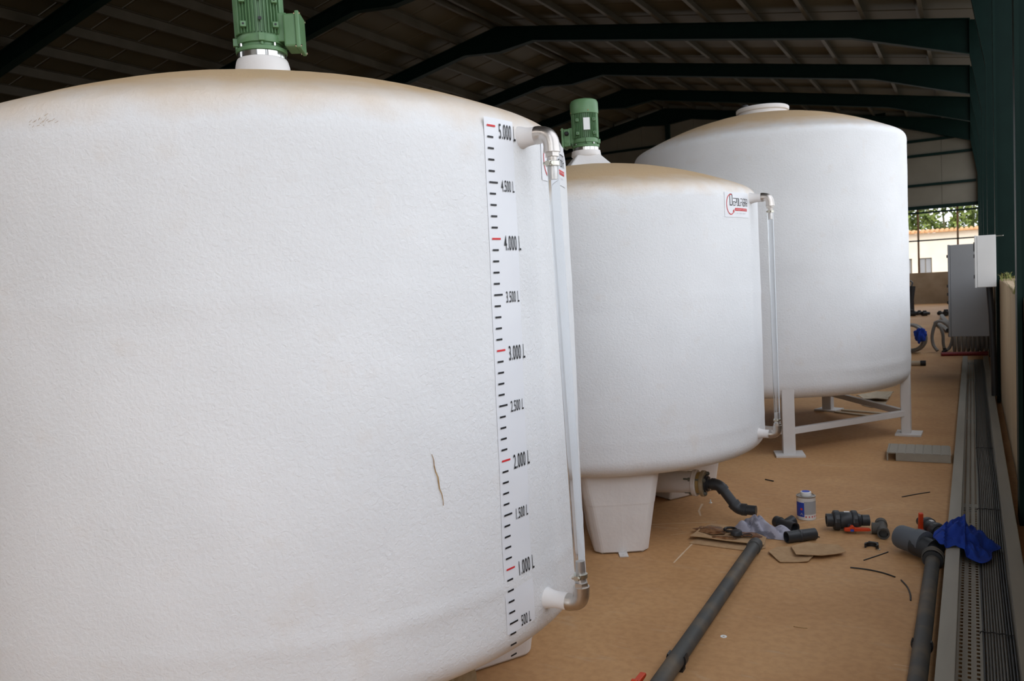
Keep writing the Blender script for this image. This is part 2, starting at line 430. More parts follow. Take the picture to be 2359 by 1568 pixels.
# left long wall, clad to the ground
wl = MB().box((XL-.36, (YF+YB)/2, 3.0), (.08, YB-YF, 6.0)).build('wall_left', m_clad); tag(wl, kind='structure')

# ------------------------------------------------------------------ tanks
def disp(th, z, seed=0., amp=1.):
    """hand-laid unevenness of the shell, metres"""
    p = Vector((math.cos(th)*1.1, math.sin(th)*1.1, z*1.0+seed))
    return amp*(.0035*noise.noise(p*1.7)+.0022*noise.noise(p*4.5)+.0010*noise.noise(p*11))
def make_shell(name, prof, mtl, parent, n=256, seed=0., lumps=()):
    b = MB(); V = []; F = []
    for r, z in prof:
        for k in range(n):
            a = 2*PI*k/n
            g = min(1, r/.4)
            d = disp(a, z, seed)*g
            for zc, wd, am in lumps: d += am*math.exp(-((z-zc+.006*noise.noise(Vector((math.cos(a)*3, math.sin(a)*3, zc*9))))/wd)**2)*(.6+.8*noise.noise(Vector((math.cos(a)*4, math.sin(a)*4, zc*5))))
            V.append(((r+d)*math.cos(a), (r+d)*math.sin(a), z+(.3*d if r < .9 else 0)))
    L = len(prof)
    for i in range(L-1):
        for k in range(n):
            k2 = (k+1) % n; F.append((i*n+k, i*n+k2, (i+1)*n+k2, (i+1)*n+k))
    F.append(tuple(reversed(range(n)))); F.append(tuple((L-1)*n+k for k in range(n)))
    b.add(V, F)
    return b.build(name, mtl, parent, smooth=True)
def tank_profile(R, zb, zbc, zs0, zs1, zt, ztc, kr_t=.10, nside=70):
    """(r,z) from bottom centre to dome top; zb rim of the bottom, zs0..zs1 straight side, zt dome edge, ztc apex"""
    P = []
    kb = zs0-zb
    rb = R-kb*1.0
    for i in range(1, 9):
        t = i/9; P.append((.03+(rb-.03)*t, zbc+(zb-zbc)*t**1.6))
    for i in range(9):
        a = -PI/2+PI/2*i/8; P.append((rb+kb*math.cos(a), zs0+kb*math.sin(a)))
    for i in range(1, nside): P.append((R, zs0+(zs1-zs0)*i/nside))
    rd = R-kr_t
    # knuckle as a cubic from vertical to the dome slope, then dome
    slope = 2*(ztc-zt)/rd
    p0, p3 = Vector((R, zs1)), Vector((rd, zt))
    p1 = p0+Vector((0, (zt-zs1)*.62)); p2 = p3+Vector((kr_t*.55, -kr_t*.55*slope))
    for i in range(13):
        t = i/12; q = p0*(1-t)**3+p1*3*t*(1-t)**2+p2*3*t*t*(1-t)+p3*t**3; P.append((q.x, q.y))
    for i in range(1, 20):
        t = 1-i/20; P.append((rd*t if i < 19 else .03, zt+(ztc-zt)*(1-t*t)))
    return P
RT = 1.010
PROF = tank_profile(RT, .435, .34, .525, 1.86, 1.97, 2.17, kr_t=.08)
def side_pt(th, z, eps, seed):
    r = RT+disp(th, z, seed)+eps
    return Vector((r*math.cos(th), r*math.sin(th), z))
def patch(th0, th1, z0, z1, nu, nv, eps, seed):
    return MB().grid(lambda u, v: side_pt(th0+(th1-th0)*u, z0+(z1-z0)*v, eps, seed), nu, nv)
LEG = None
def make_leg(parent, ang, tab=True):
    """moulded fibreglass foot: flared block under the rim"""
    rings = [(0.0, .143, .44, .855), (.012, .148, .43, .865), (.265, .186, .42, .888), (.275, .189, .42, .890), (.56, .222, .41, .905)]
    T = Matrix.Rotation(ang, 4, 'Z'); b = MB()
    V = []
    for z, hw, r0, r1 in rings:
        c = .035
        pts = [(r0, -hw), (r1-c, -hw), (r1, -hw+c), (r1+.006, 0), (r1, hw-c), (r1-c, hw), (r0, hw)]
        if z == .56: z = .475
        V += [(x, y, z) for x, y in pts]
    n = 7; F = []
    for i in range(len(rings)-1):
        for k in range(n): F.append((i*n+k, i*n+(k+1) % n, (i+1)*n+(k+1) % n, (i+1)*n+k))
    F.append(tuple(reversed(range(n)))); F.append(tuple((len(rings)-1)*n+k for k in range(n)))
    b.add(V, F, T)
    lg = b.build('leg', m_frp, parent, bevel=.014)
    if tab:
        t = MB(); t.box((.888, 0, .004), (.075, .046, .006), T); t.box((.868, 0, .028), (.006, .046, .05), T)
        t.lathe([(.006, .007), (.006, .011)], 8, T @ Matrix.Translation((.905, 0, 0)))
        t.build('floor_bracket', m_legw, lg)
def make_outlet(parent, ang, z0=.205, r0=.63):
    T = Matrix.Rotation(ang, 4, 'Z')
    b = MB(); M = T @ frame((r0-.757, 0, z0), (1, 0, 0))
    b.lathe([(.088, .13), (.080, .45), (.066, .62), (.064, .73)], 28, M)
    b.lathe([(.17, .37), (.13, .30), (.10, .22), (.07, .15)], 28, T)
    o = b.build('outlet_pipe', m_frp, parent, smooth=True)
    f = MB().lathe([(.076, .725), (.080, .730), (.080, .750), (.076, .754)], 36, M); f.build('flange', m_frp, o, smooth=True)
    f = MB().lathe([(.066, .754), (.066, .776)], 36, M); f.build('gasket', m_brass, o, smooth=True)
    f = MB().lathe([(.074, .776), (.078, .779), (.078, .797), (.074, .80)], 36, M); f.build('backing_flange', m_zincy, o, smooth=True)
    src = None
    for k in range(4):
        a = PI/4+k*PI/2+.25
        p = M @ Vector((.063*math.cos(a), .063*math.sin(a), .682))
        q = MB(); Q = frame((0, 0, 0), T.to_3x3() @ Vector((1, 0, 0)))
        q.lathe([(.0065, 0), (.0065, .135)], 8, Q); q.lathe([(.012, .028), (.012, .042)], 6, Q); q.lathe([(.012, .117), (.012, .131)], 6, Q)
        if src is None: src = q.build('bolt', m_bolt, o, loc=p)
        else: inst(src, o, p)
def make_drain(parent, C):
    """short grey pvc dog-leg hanging from the outlet flange"""
    X = lambda px, py: at(px, py, 'y', C.y)-C
    p0, p1, p2, p3 = X(1628, 1127), X(1657, 1127), X(1700, 1172), X(1742, 1176)
    p0.z = p1.z = .215; p3.z = p2.z
    d0 = (p1-p0).normalized(); d1 = (p2-p1).normalized(); d2 = (p3-p2).normalized()
    b = MB()
    b.tube([p0-d0*.012, p0+d0*.004], .052, 24); b.tube([p0, p0+d0*.016], .043, 24)
    b.tube([p0]+arc(p1, d0, d1, .034, 8)+arc(p2, d1, d2, .034, 8)+[p3], .029, 22)
    o = b.build('drain_pipe', m_pvc, parent, smooth=True)
    for p, q in ((p1-d0*.045, p1-d0*.022), (p1+d1*.022, p1+d1*.045), (p2-d1*.045, p2-d1*.022), (p2+d2*.022, p2+d2*.050)):
        MB().tube([p, q], .0355, 22).build('socket_collar', m_pvc, o, smooth=True)
    MB().tube(arc(p1, d0, d1, .030, 6), .0335, 22).build('elbow_bend', m_pvc, o, smooth=True); MB().tube(arc(p2, d1, d2, .030, 6), .0335, 22).build('elbow_bend', m_pvc, o, smooth=True)

def strokes(b, lines, w_, tf, mi=0):
    """flat pen strokes: polylines in 2-D, mapped by tf(x,y)"""
    for ln in lines:
        P = [Vector(p) for p in ln]
        for i in range(len(P)-1):
            d = (P[i+1]-P[i]); L = d.length
            if L < 1e-6: continue
            d /= L; nn = Vector((-d.y, d.x))*w_/2; e = d*w_*.5
            a, c = P[i]-e, P[i+1]+e; ns = max(1, int(L/.02))
            V = []
            for k in range(ns+1):
                q = a+(c-a)*k/ns; V += [tf(*(q-nn)), tf(*(q+nn))]
            b.add(V, [(2*k, 2*k+2, 2*k+3, 2*k+1) for k in range(ns)], None, mi)
GL = {'E': [[(1, 1), (.1, 1)], [(.9, .52), (0, .52), (0, .25), (.12, 0), (1, 0)]],
      'P': [[(0, 0), (0, .55)], [(0, 1), (.85, 1), (1, .85), (1, .6), (.85, .45), (.1, .45)]],
      'O': [[(0, .12), (0, .85), (.12, 1), (.88, 1), (1, .85), (1, .15), (.88, 0), (.1, 0)]],
      'L': [[(0, 1), (0, .15), (.12, 0), (.9, 0)]],
      'F': [[(1, 1), (.1, 1)], [(0, 0), (0, .5), (.9, .5)]],
      'I': [[(.5, 1), (.5, 0)]],
      'B': [[(.1, 1), (.85, 1), (1, .88), (1, .65), (.85, .53), (.1, .53)], [(.85, .53), (1, .4), (1, .12), (.85, 0), (.1, 0), (0, .1), (0, .5)]],
      'R': [[(0, 0), (0, .5)], [(0, 1), (.85, 1), (1, .85), (1, .65), (.85, .5), (.1, .5)], [(.7, .5), (1, .2), (1, 0)]],
      'A': [[(.1, 1), (.85, 1), (1, .85), (1, 0)], [(1, .42), (0, .42), (0, 0)]]}
def make_logo(parent, th0, ztop, wid, seed):
    """maker's sticker: red swoosh arrow, lettering, red bar and a small line"""
    H = wid*.46; zb = ztop-H
    st = patch(th0-.012/RT, th0+(wid+.012)/RT, zb-.010, ztop+.010, 16, 4, .0015, seed).build('logo_sticker', m_filmw, parent, smooth=True)
    tf = lambda x, y: side_pt(th0+x/RT, zb+y, .0030, seed)
    u = wid
    b = MB()
    big = [[(.145, .22), (.145, .42), ], [(.145, .22), (.22, .22), (.235, .25), (.235, .43), (.215, .455), (.15, .455)]]
    strokes(b, [[(x*u, y*u) for x, y in l] for l in big], .020*u, tf)
    x = .275; lw = .062; g = .022
    for ch in 'EPOLFIBRA':
        ww = lw if ch != 'I' else lw*.45
        strokes(b, [[((x+p*ww)*u, (.215+q*.155)*u) for p, q in l] for l in GL[ch]], .0135*u, tf)
        x += ww+g
    b.build('logo_lettering', m_ink, st)
    b = MB(); P = []
    for k in range(33):
        a = R_(78)+R_(235)*k/32
        P.append(((.175+.16*math.cos(a))*u, (.235+.215*math.sin(a))*u))
    strokes(b, [P], .018*u, tf)
    a = Vector(P[-1]); b.add([tf(a.x-.035*u, a.y+.012*u), tf(a.x+.03*u, a.y-.022*u), tf(a.x+.022*u, a.y+.06*u)], [(0, 1, 2)])
    b.build('logo_swoosh', m_red, st)
    b = MB().grid(lambda s, t: tf((.345+.60*s)*u, (.10+.06*t)*u), 12, 1); b.build('logo_bar', m_red, st)
    b = MB()
    for k in range(22):
        if k in (11,): continue
        x0 = (.365+.0255*k)*u
        strokes(b, [[(x0, .122*u), (x0+(.010*u if k % 3 else .014*u), .138*u)]], .006*u, lambda p, q: side_pt(th0+p/RT, zb+q, .0038, seed))
    b.build('bar_print', m_filmw, st)
    b = MB()
    for k in range(18):
        if k in (1, 5, 11): continue
        x0 = (.36+.028*k)*u
        strokes(b, [[(x0, .035*u), (x0, .058*u)]] if k % 2 else [[(x0, .036*u), (x0+.013*u, .056*u)]], .0045*u, tf)
    b.build('small_print', m_inkg, st)
    return st
def text_mesh(txt, size, sx):
    c = bpy.data.curves.new('t', 'FONT'); c.body = txt; c.size = size; c.offset = size*.008; c.space_character = 1.12; c.resolution_u = 4
    o = bpy.data.objects.new('t', c); COL.objects.link(o)
    dg = bpy.context.evaluated_depsgraph_get(); dg.update()
    me = bpy.data.meshes.new_from_object(o.evaluated_get(dg))
    V = [(v.co.x*sx, v.co.y) for v in me.vertices]; F = [tuple(p.vertices) for p in me.polygons]
    bpy.data.objects.remove(o); bpy.data.meshes.remove(me); bpy.data.curves.remove(c)
    return V, F
def make_sight(parent, th, ztop, zbot, rnoz_, seed, big=1.0, dbot=.012):
    """external level tube between two stub nozzles"""
    T = Matrix.Rotation(th, 4, 'Z'); D = T.to_3x3() @ Vector((1, 0, 0))
    X = lambda r, z, t=0: T @ Vector((r, t, z))
    rt = .0165*big
    RN = {ztop: rnoz_, zbot: rnoz_+dbot}
    # stub nozzles blended into the shell
    for z in (ztop, zbot):
        b = MB(); M = T @ frame((RT-.02, 0, z), (1, 0, 0)); r2 = .024*big
        b.lathe([(.036*big, .0), (.031*big, .020), (.027*big, .032), (r2*1.03, .045), (r2, .055), (r2, RN[z]-RT+.022)], 24, M)
        b.build('nozzle', m_frp, parent, smooth=True)
    tb = MB(); tb.tube([X(RN[ztop]+.042, ztop-.075), X((RN[ztop]+RN[zbot])/2+.042, (ztop+zbot)/2), X(RN[zbot]+.042, zbot+.052)], rt, 20)
    tube = tb.build('sight_tube', m_nylon, parent, smooth=True)
    for z, s in ((ztop, -1), (zbot, 1)):
        rnoz = RN[z]
        e = MB(); ro = .0225*big
        pts = [X(rnoz-.004, z)]+arc(X(rnoz+.042, z), D, (0, 0, s), .036, 8)+[X(rnoz+.042, z+s*.052)]
        rr = [ro*1.10]+[ro*1.08]+[ro]*(len(pts)-3)+[ro*1.05]
        e.tube(pts, rr, 22); e.build('elbow', m_steel, tube, smooth=True)
        h = MB(); M = frame(X(rnoz+.042, z+s*.050), (0, 0, s))
        h.lathe([(.0205, 0), (.0205, .014)], 6, M); h.lathe([(.013, .014), (.0130, .020), (.0115, .026), (.0128, .032), (.0115, .038), (.0128, .046), (.0115, .075)], 18, M)
        h.build('hose_barb', m_steel, tube, smooth=True)
        zc = z+s*.083
        c = MB(); c.lathe([(rt+.0022, -.0055), (rt+.0030, -.0055), (rt+.0030, .0055), (rt+.0022, .0055)], 22, frame(X(rnoz+.042, zc), (0, 0, 1)))
        tdir = T.to_3x3() @ Vector((0, -1, 0))
        p = X(rnoz+.042, zc)+tdir*(rt+.006)
        c.box(p, (.013, .013, .012), None, rz=th); c.tube([p-D*.014+tdir*.002, p+D*.012+tdir*.002], .0045, 8)
        c.build('hose_clamp', m_clamp, tube)
    return tube

def make_motor(loc, face, boxdir, label, plate=True, knob=False):
    """flange-mounted agitator motor; face = world angle of the pad side, boxdir = angle of the terminal box"""
    root = empty('agitator_motor', loc); tag(root, label, 'electric motor', 'agitator motors on the tanks')
    A = lambda a, r, z: Vector((r*math.cos(a), r*math.sin(a), z))
    MB().lathe([(.080, 0), (.082, .001), (.082, .018), (.078, .019)], 40).build('adaptor_ring', m_chrome, root, smooth=True)
    for k in range(6):
        a = face+k*PI/3+.25; MB().box(A(a, .082, .0095), (.0015, .0025, .017), None, rz=a).build('ring_joint', m_black, root)
    MB().lathe([(.080, .019), (.084, .021), (.085, .032), (.080, .035), (.074, .036)], 40).build('base_flange', m_green, root, smooth=True)
    bell = MB().lathe([(.070, .036), (.070, .046), (.077, .048), (.079, .062), (.077, .072), (.070, .074)], 40)
    bo = bell.build('end_bell', m_green, root, smooth=True)
    src = None
    for k in range(4):
        a = face+k*PI/2+.05
        q = MB().box((0, 0, 0), (.022, .020, .026)); q.lathe([(.0055, -.024), (.0055, -.013)], 8)
        if src is None: src = q.build('bell_lug', m_green, bo, bevel=.002, loc=A(a, .080, .058)); src.rotation_euler.z = a
        else: inst(src, bo, A(a, .080, .058), (0, 0, a))
        MB().lathe([(.005, 0), (.005, .010), (.003, .012)], 6, Matrix.Translation(A(a+.55, .078, .035))).build('flange_screw', m_chrome, bo)
    MB().lathe([(.073, .07), (.073, .235)], 40).build('stator_body', m_green, root, smooth=True)
    b = MB()
    for k in range(44):
        a = face+2*PI*(k+.5)/44
        if abs((a-boxdir+PI) % (2*PI)-PI) < .34: continue
        M = Matrix.Translation(A(a, .0775, .151)) @ Matrix.Rotation(a, 4, 'Z')
        b.box((0, 0, 0), (.013, .0022, .150), M)
    b.build('cooling_fins', m_green, root)
    for sa in (-1, 1):
        a = face+sa*R_(64)
        M = Matrix.Translation(A(a, .077, .151)) @ Matrix.Rotation(a, 4, 'Z')
        if abs((a-boxdir+PI) % (2*PI)-PI) > .5 or True:
            MB().box((0, 0, 0), (.012, .026, .150), M).build('side_rail', m_green, root, bevel=.003)
        for z in (.101, .181):
            a2 = face+sa*R_(38); M2 = Matrix.Translation(A(a2, .084, z)) @ Matrix.Rotation(face, 4, 'Z')
            pad = MB().box((0, 0, 0), (.024, .019, .019), M2).build('foot_pad', m_green, root, bevel=.002)
            MB().lathe([(.0036, 0), (.0036, .002)], 10, M2 @ frame((.0115, 0, 0), (1, 0, 0))).build('pad_hole', m_black, pad)
    MB().lathe([(.080, .222), (.0865, .224), (.0875, .240), (.0865, .292), (.080, .306), (.066, .313), (.03, .316)], 44).build('fan_cowl', m_green, root, smooth=True)
    for k in range(4): MB().lathe([(.004, 0), (.004, .005)], 8, frame(A(face+.2+k*PI/2, .085, .236), A(face+.2+k*PI/2, 1, 0))).build('cowl_screw', m_rust, root)
    # terminal box
    Mb = Matrix.Rotation(boxdir, 4, 'Z')
    MB().box((.078, 0, .100), (.04, .080, .095), Mb).build('box_stem', m_green, root, bevel=.004)
    tb = MB().box((.108, 0, .088), (.042, .098, .108), Mb).build('terminal_box', m_green, root, bevel=.006)
    lid = MB().box((.135, 0, .088), (.014, .110, .122), Mb).build('box_lid', m_green, tb, bevel=.004)
    for sy in (-1, 1):
        for sz in (-1, 1):
            MB().lathe([(.004, 0), (.004, .022)], 8, Mb @ frame((.124, sy*.047, .088+sz*.053), (1, 0, 0))).build('lid_screw', m_chrome, tb)
    if knob:
        fy = -1 if ((face-boxdir) % (2*PI)) > PI else 1
        MB().lathe([(.014, 0), (.014, .008), (.011, .012), (.011, .024), (.008, .027)], 18, Mb @ frame((.106, fy*.048, .112), (0, fy, 0))).build('cable_gland', m_black, tb, smooth=True)
        MB().lathe([(.012, 0), (.012, .004), (.009, .005)], 18, Mb @ frame((.106, fy*.048, .062), (0, fy, 0))).build('blind_plug', m_green, tb, smooth=True)
    if plate:
        M = Matrix.Rotation(face+.06, 4, 'Z')
        MB().box((.0855, 0, .155), (.002, .040, .074), M).build('nameplate', m_plate, root, bevel=.0015)
    else:
        for z in (.118, .184):
            MB().lathe([(.006, 0), (.006, .004)], 8, frame(A(face+.03, .083, z), A(face+.03, 1, 0))).build('plug_hole', m_black, root)
    return root

# --- tank with the volume scale
C1 = Vector((-2.0873, 2.0305, 0)); C2 = Vector((-2.0751, 4.6622, 0)); C3 = Vector((-1.624, 7.591, 0))
S1, S2 = 0., 5.3
t1 = empty('storage_tank', C1); tag(t1, 'white fibreglass tank with a printed litre scale on its side', 'tank', 'fibreglass storage tanks')
shell1 = make_shell('shell', PROF, m_tankA, t1, 320, S1, ((1.47, .03, .0022), (.655, .018, .004), (1.88, .02, -.002), (1.93, .012, .003)))
for a in (-60, 60, 180): make_leg(t1, R_(a))
make_outlet(t1, R_(0))
MB().lathe([(.092, 2.12), (.090, 2.25), (.086, 2.266), (.083, 2.273)], 40).build('motor_neck', m_frp, t1, smooth=True)
make_sight(t1, R_(-2.2), 1.873, .562, RT+.050, S1, dbot=.022)
# the scale strip and its print; z of a volume read off the strip
zv = lambda v: 1.8888-.2968*(5000-v)/1000
thc = lambda z: R_(-11.26-1.15*(1.889-z)/1.18)                # left end of the ticks
strip_o = MB().grid(lambda u, v: side_pt(thc(.525+1.385*v)+R_(-.55+6.9*u), .525+1.385*v, .0012, S1), 14, 60).build('scale_strip', m_film, t1, smooth=True)
for v in range(200, 5001, 100):
    z = zv(v); a0 = thc(z); L = .0335 if v % 500 == 0 else .0235
    MB().grid(lambda q, t: side_pt(a0+q*L/RT, z-.0025+.005*t, .0030, S1), 3, 1).build('tick_mark', m_red if v % 1000 == 0 else m_ink, strip_o)
for v in range(500, 5001, 500):
    txt = ('%d.%03d L' % (v//1000, v % 1000)) if v >= 1000 else '%d L' % v
    big = v % 1000 == 0
    V, F = text_mesh(txt, .056 if big else .043, .40)
    z = zv(v); a0 = thc(z)+(.047/RT)
    bb = MB(); bb.add([side_pt(a0+x/RT, z-(.036 if big else .028)+y+.006, .0030, S1) for x, y in V], F)
    bb.build('volume_numeral', m_ink, strip_o)
make_logo(t1, R_(4.8), 1.885, .235, S1)
# resin run and scuffs
b = MB(); P = [(R_(-25.0+1.5*k/9+.10*math.sin(k*1.9)), 1.060-.135*k/9) for k in range(10)]
for k in range(9):
    w0 = .0017*(1-abs(k-4.)/6)+.0004
    (a, z), (c, q) = P[k], P[k+1]
    b.add([side_pt(a-w0/RT, z, .0022, S1), side_pt(a+w0/RT, z, .0022, S1), side_pt(c+w0/RT, q, .0022, S1), side_pt(c-w0/RT, q, .0022, S1)], [(0, 3, 2, 1)])
b.build('resin_run', m_rust, shell1)
b = MB()
for k in range(20):
    a = R_(-72+random.uniform(-2.4, 1.6)); z = 1.886+random.uniform(-.010, .012)+.10*(a+R_(72)); L = random.uniform(.003, .010); sl = random.uniform(.2, .9)
    b.add([side_pt(a, z, .003, S1), side_pt(a+L/RT, z+L*sl, .003, S1), side_pt(a+L/RT, z+L*sl+.0009, .003, S1), side_pt(a, z+.0009, .003, S1)], [(0, 1, 2, 3)])
b.build('brown_scuffs', m_rust, shell1)
make_motor((C1.x, C1.y, 2.273), R_(-45), R_(33), 'green ribbed motor on the tank with the litre scale', plate=False)

# --- second tank of the same mould, with the drain
t2 = empty('storage_tank', C2); tag(t2, 'white fibreglass tank with a grey drain pipe and flange underneath', 'tank', 'fibreglass storage tanks')
make_shell('shell', PROF, m_tankA, t2, 224, S2, ((1.35, .03, .002), (.62, .02, .003), (1.885, .012, .004)))
for a in (-60, 60, 180): make_leg(t2, R_(a))
make_outlet(t2, R_(0), .215); make_drain(t2, C2)
b = MB()
Rz = Matrix.Rotation(R_(-65+12), 4, 'Z')
b.hexa([Rz @ Vector((x, y, 2.07)) for x, y in ((-.21, -.21), (.21, -.21), (.21, .21), (-.21, .21))], [Rz @ Vector((x, y, 2.238)) for x, y in ((-.072, -.072), (.072, -.072), (.072, .072), (-.072, .072))])
b.build('motor_pedestal', m_frp, t2, bevel=.008)
MB().lathe([(.075, 2.225), (.090, 2.236), (.092, 2.240), (.088, 2.268)], 40).build('motor_neck', m_frp, t2, smooth=True)
make_sight(t2, R_(-2.5), 1.873, .542, RT+.062, S2, dbot=.0)
make_logo(t2, R_(-20.3), 1.885, .245, S2)
make_motor((C2.x, C2.y, 2.268), R_(-62), R_(-168), 'green ribbed motor with a pale nameplate on the drained tank', plate=True, knob=True)

# --- tall tank on a steel stand
RT3 = 1.164
t3 = empty('storage_tank', C3); tag(t3, 'tall white tank on a steel leg stand with a round hatch', 'tank', 'fibreglass storage tanks')
PROF3 = tank_profile(RT3, .44, .34, .56, 2.50, 2.60, 2.86, kr_t=.10)
make_shell('shell', PROF3, m_tankB, t3, 224, 9.1, ((2.50, .02, .003), (1.5, .05, .002), (.66, .03, .006)))
for a in (-72, -1.5, 73, 145, 217):
    A = R_(a); T = Matrix.Rotation(A, 4, 'Z'); r = 1.150
    lg = MB().box((r-.03, 0, .31), (.075, .095, .60), T).build('leg', m_legw, t3, bevel=.006)
    MB().box((r-.01, 0, .0085), (.20, .22, .015), T).build('foot_plate', m_legw, lg)
angs = [-72, -1.5, 73, 145, 217]
for i in range(5):
    a, c = R_(angs[i]), R_(angs[(i+1) % 5]); r = 1.12
    p, q = Vector((r*math.cos(a), r*math.sin(a), .185)), Vector((r*math.cos(c), r*math.sin(c), .185))
    d = (q-p); M = frame((p+q)/2, d)
    ang = math.atan2(d.y, d.x)
    MB().box((p+q)/2, (d.length-.08, .045, .05), None, rz=ang).build('brace', m_legw, t3, bevel=.004)
h = MB().lathe([(.212, 2.76), (.212, 2.885), (.226, 2.89), (.230, 2.898), (.230, 2.918), (.222, 2.926), (.12, 2.934), (.03, 2.938)], 48, Matrix.Translation((0, 0, 0)))
ht = h.build('hatch', m_frp, t3, smooth=True)
b = MB(); b.box((0, 0, 0), (.10, .05, .02)); b.lathe([(.03, .008), (.03, .03)], 16)
b.build('hatch_handle', m_black, ht, loc=(-.15, -.02, 2.944), bevel=.003)

# ------------------------------------------------------------------ cable tray and cables along the wall
TY0, TY1 = 2.2, 13.1
tr = empty('cable_tray', (0, TY0, 0)); tag(tr, 'long perforated metal cable tray lying beside the low wall', 'cable tray')
LT = TY1-TY0
def perforated(x0, x1, z, L):
    b = MB(); nx = 7; px = (x1-x0)/nx; py = .034; ny = int(L/py)
    for j in range(ny):
        for i in range(nx):
            ax, ay = x0+i*px, j*py; hx, hy = px*.19, py*.27
            cx_, cy_ = ax+px/2, ay+py/2
            V = [(ax, ay, z), (ax+px, ay, z), (ax+px, ay+py, z), (ax, ay+py, z), (cx_-hx, cy_-hy, z), (cx_+hx, cy_-hy, z), (cx_+hx, cy_+hy, z), (cx_-hx, cy_+hy, z)]
            b.add(V, [(0, 1, 5, 4), (1, 2, 6, 5), (2, 3, 7, 6), (3, 0, 4, 7)])
    return b
perforated(-.068, .128, .034, LT).build('perforated_base', m_tray, tr)
for x0, x1, xi in ((-.124, -.069, -.069), (.128, .183, .128)):
    b = MB(); xo = x0 if xi == x1 else x1
    b.box(((x0+x1)/2, LT/2, .086), (x1-x0, LT, .004)); b.box((xi, LT/2, .045), (.004, LT, .080)); b.box((xo, LT/2, .045), (.004, LT, .080))
    b.build('side_rail', m_tray, tr)
for k, y in enumerate((.25, 3.1, 6.0, 8.8, 10.6)):
    MB().box((.03, y, .017), (.20, .05, .032)).build('floor_bearer', m_tray, tr)
random.seed(3)
cg = 'cables laid in the tray'
for k in range(11):
    x0 = .018+.0097*k; rr = .0040 if k % 3 else .0044
    P = []
    for j in range(45):
        y = TY0+.02+(LT-.05)*j/44
        P.append((x0+.0025*math.sin(j*.55)+.0018*math.sin(j*.21), y, .0345+rr+(.0006*((k*7+j) % 3))))
    o = MB().tube(P, rr, 8).build('electrical_cable', m_cableb if k in (0, 8, 9, 10) else m_cable, None, smooth=True)
    tag(o, 'thin black electrical cable laid along the perforated tray' if k in (0, 8, 9, 10) else 'thin grey electrical cable laid along the perforated tray', 'cable', cg)
for i, (p, lab) in enumerate((((2320, 1490), 'thin black tie across the cables nearest the open end of the tray'), ((2290, 1192), 'thin black tie across the tray cables beside the blue cloth'), ((2284, 1046), 'thin black tie across the tray cables beside the ribbed cover piece'))):
    y = at(*p).y
    P = [(.012+.0052*j, y+.004*math.sin(j), .046+.002*math.sin(PI*j/22)) for j in range(22)]
    P = [(.008, y, .038)]+P
    tag(MB().tube(P, .0022, 6).build('cable_tie', m_black), lab, 'cable tie', 'cable ties in the tray')
# ribbed cover section lying next to the tray
cv = empty('tray_cover', (-.36, 6.68, 0), R_(2)); tag(cv, 'short ribbed pale metal cover piece lying against the cable tray', 'metal cover')
W_ = .165
src = None
for k in range(7):
    x = -.178+.0585*k
    if src is None: src = MB().box((0, 0, .060), (.052, 2*W_, .005)).build('rib', m_tray, cv, bevel=.002, loc=(x, 0, 0))
    else: inst(src, cv, (x, 0, 0))
MB().box((0, 0, .056), (.415, 2*W_-.004, .004)).build('top_plate', m_tray, cv)
MB().box((.025, -W_, .029), (.36, .004, .055)).build('side_skirt', m_tray, cv); MB().box((0, W_, .029), (.41, .004, .055)).build('side_skirt', m_tray, cv)
b = MB(); b.box((-.212, -W_+.01, .028), (.010, .02, .056)); b.box((-.212, 0, .056), (.010, 2*W_, .012)); b.box((-.212, W_-.01, .028), (.010, .02, .056)); b.build('end_bracket', m_tray, cv)

# ------------------------------------------------------------------ enclosures on the right wall
eb = empty('electrical_enclosure', (.125, 9.22, 1.18)); tag(eb, 'small pale grey electrical enclosure fixed to the green column', 'electrical box')
MB().box((0, 0, .255), (.160, .40, .50)).build('body', m_box, eb, bevel=.006)
MB().box((-.090, 0, .255), (.018, .405, .505)).build('door', m_box, eb, bevel=.004)
for z in (.11, .31, .40): MB().box((-.103, -.15, z), (.010, .03, .035 if z != .40 else .09)).build('latch', m_black, eb, bevel=.002)
MB().tube([(.07, -.19, .49), (.09, -.2, .492), (.14, -.22, .492)], .0045, 8).build('fixing_rod', m_clamp, eb)
gb = empty('electrical_cabinet', (-.012, 11.4, .53)); tag(gb, 'tall dark grey electrical cabinet hung on the low wall behind the small enclosure', 'electrical cabinet')
MB().box((0, 0, .56), (.43, .60, 1.11)).build('body', m_boxg, gb, bevel=.006)
MB().box((-.228, 0, .56), (.022, .61, 1.12)).build('door', m_boxg, gb, bevel=.004)
for z in (.42, .52, .62, .98): MB().box((-.245, -.26, z), (.014, .03, .035)).build('hinge', m_black, gb)
MB().box((.19, .32, .45), (.05, .05, .5)).build('mounting_bracket', m_black, gb)
cdt = MB(); cdt.tube([(.150, 9.3, 1.185), (.168, 9.3, .9), (.180, 9.3, .4), (.184, 9.3, .090)], .030, 14)
tag(cdt.build('cable_conduit', m_black, None, smooth=True), 'black conduit dropping from the small enclosure to the floor', 'conduit')

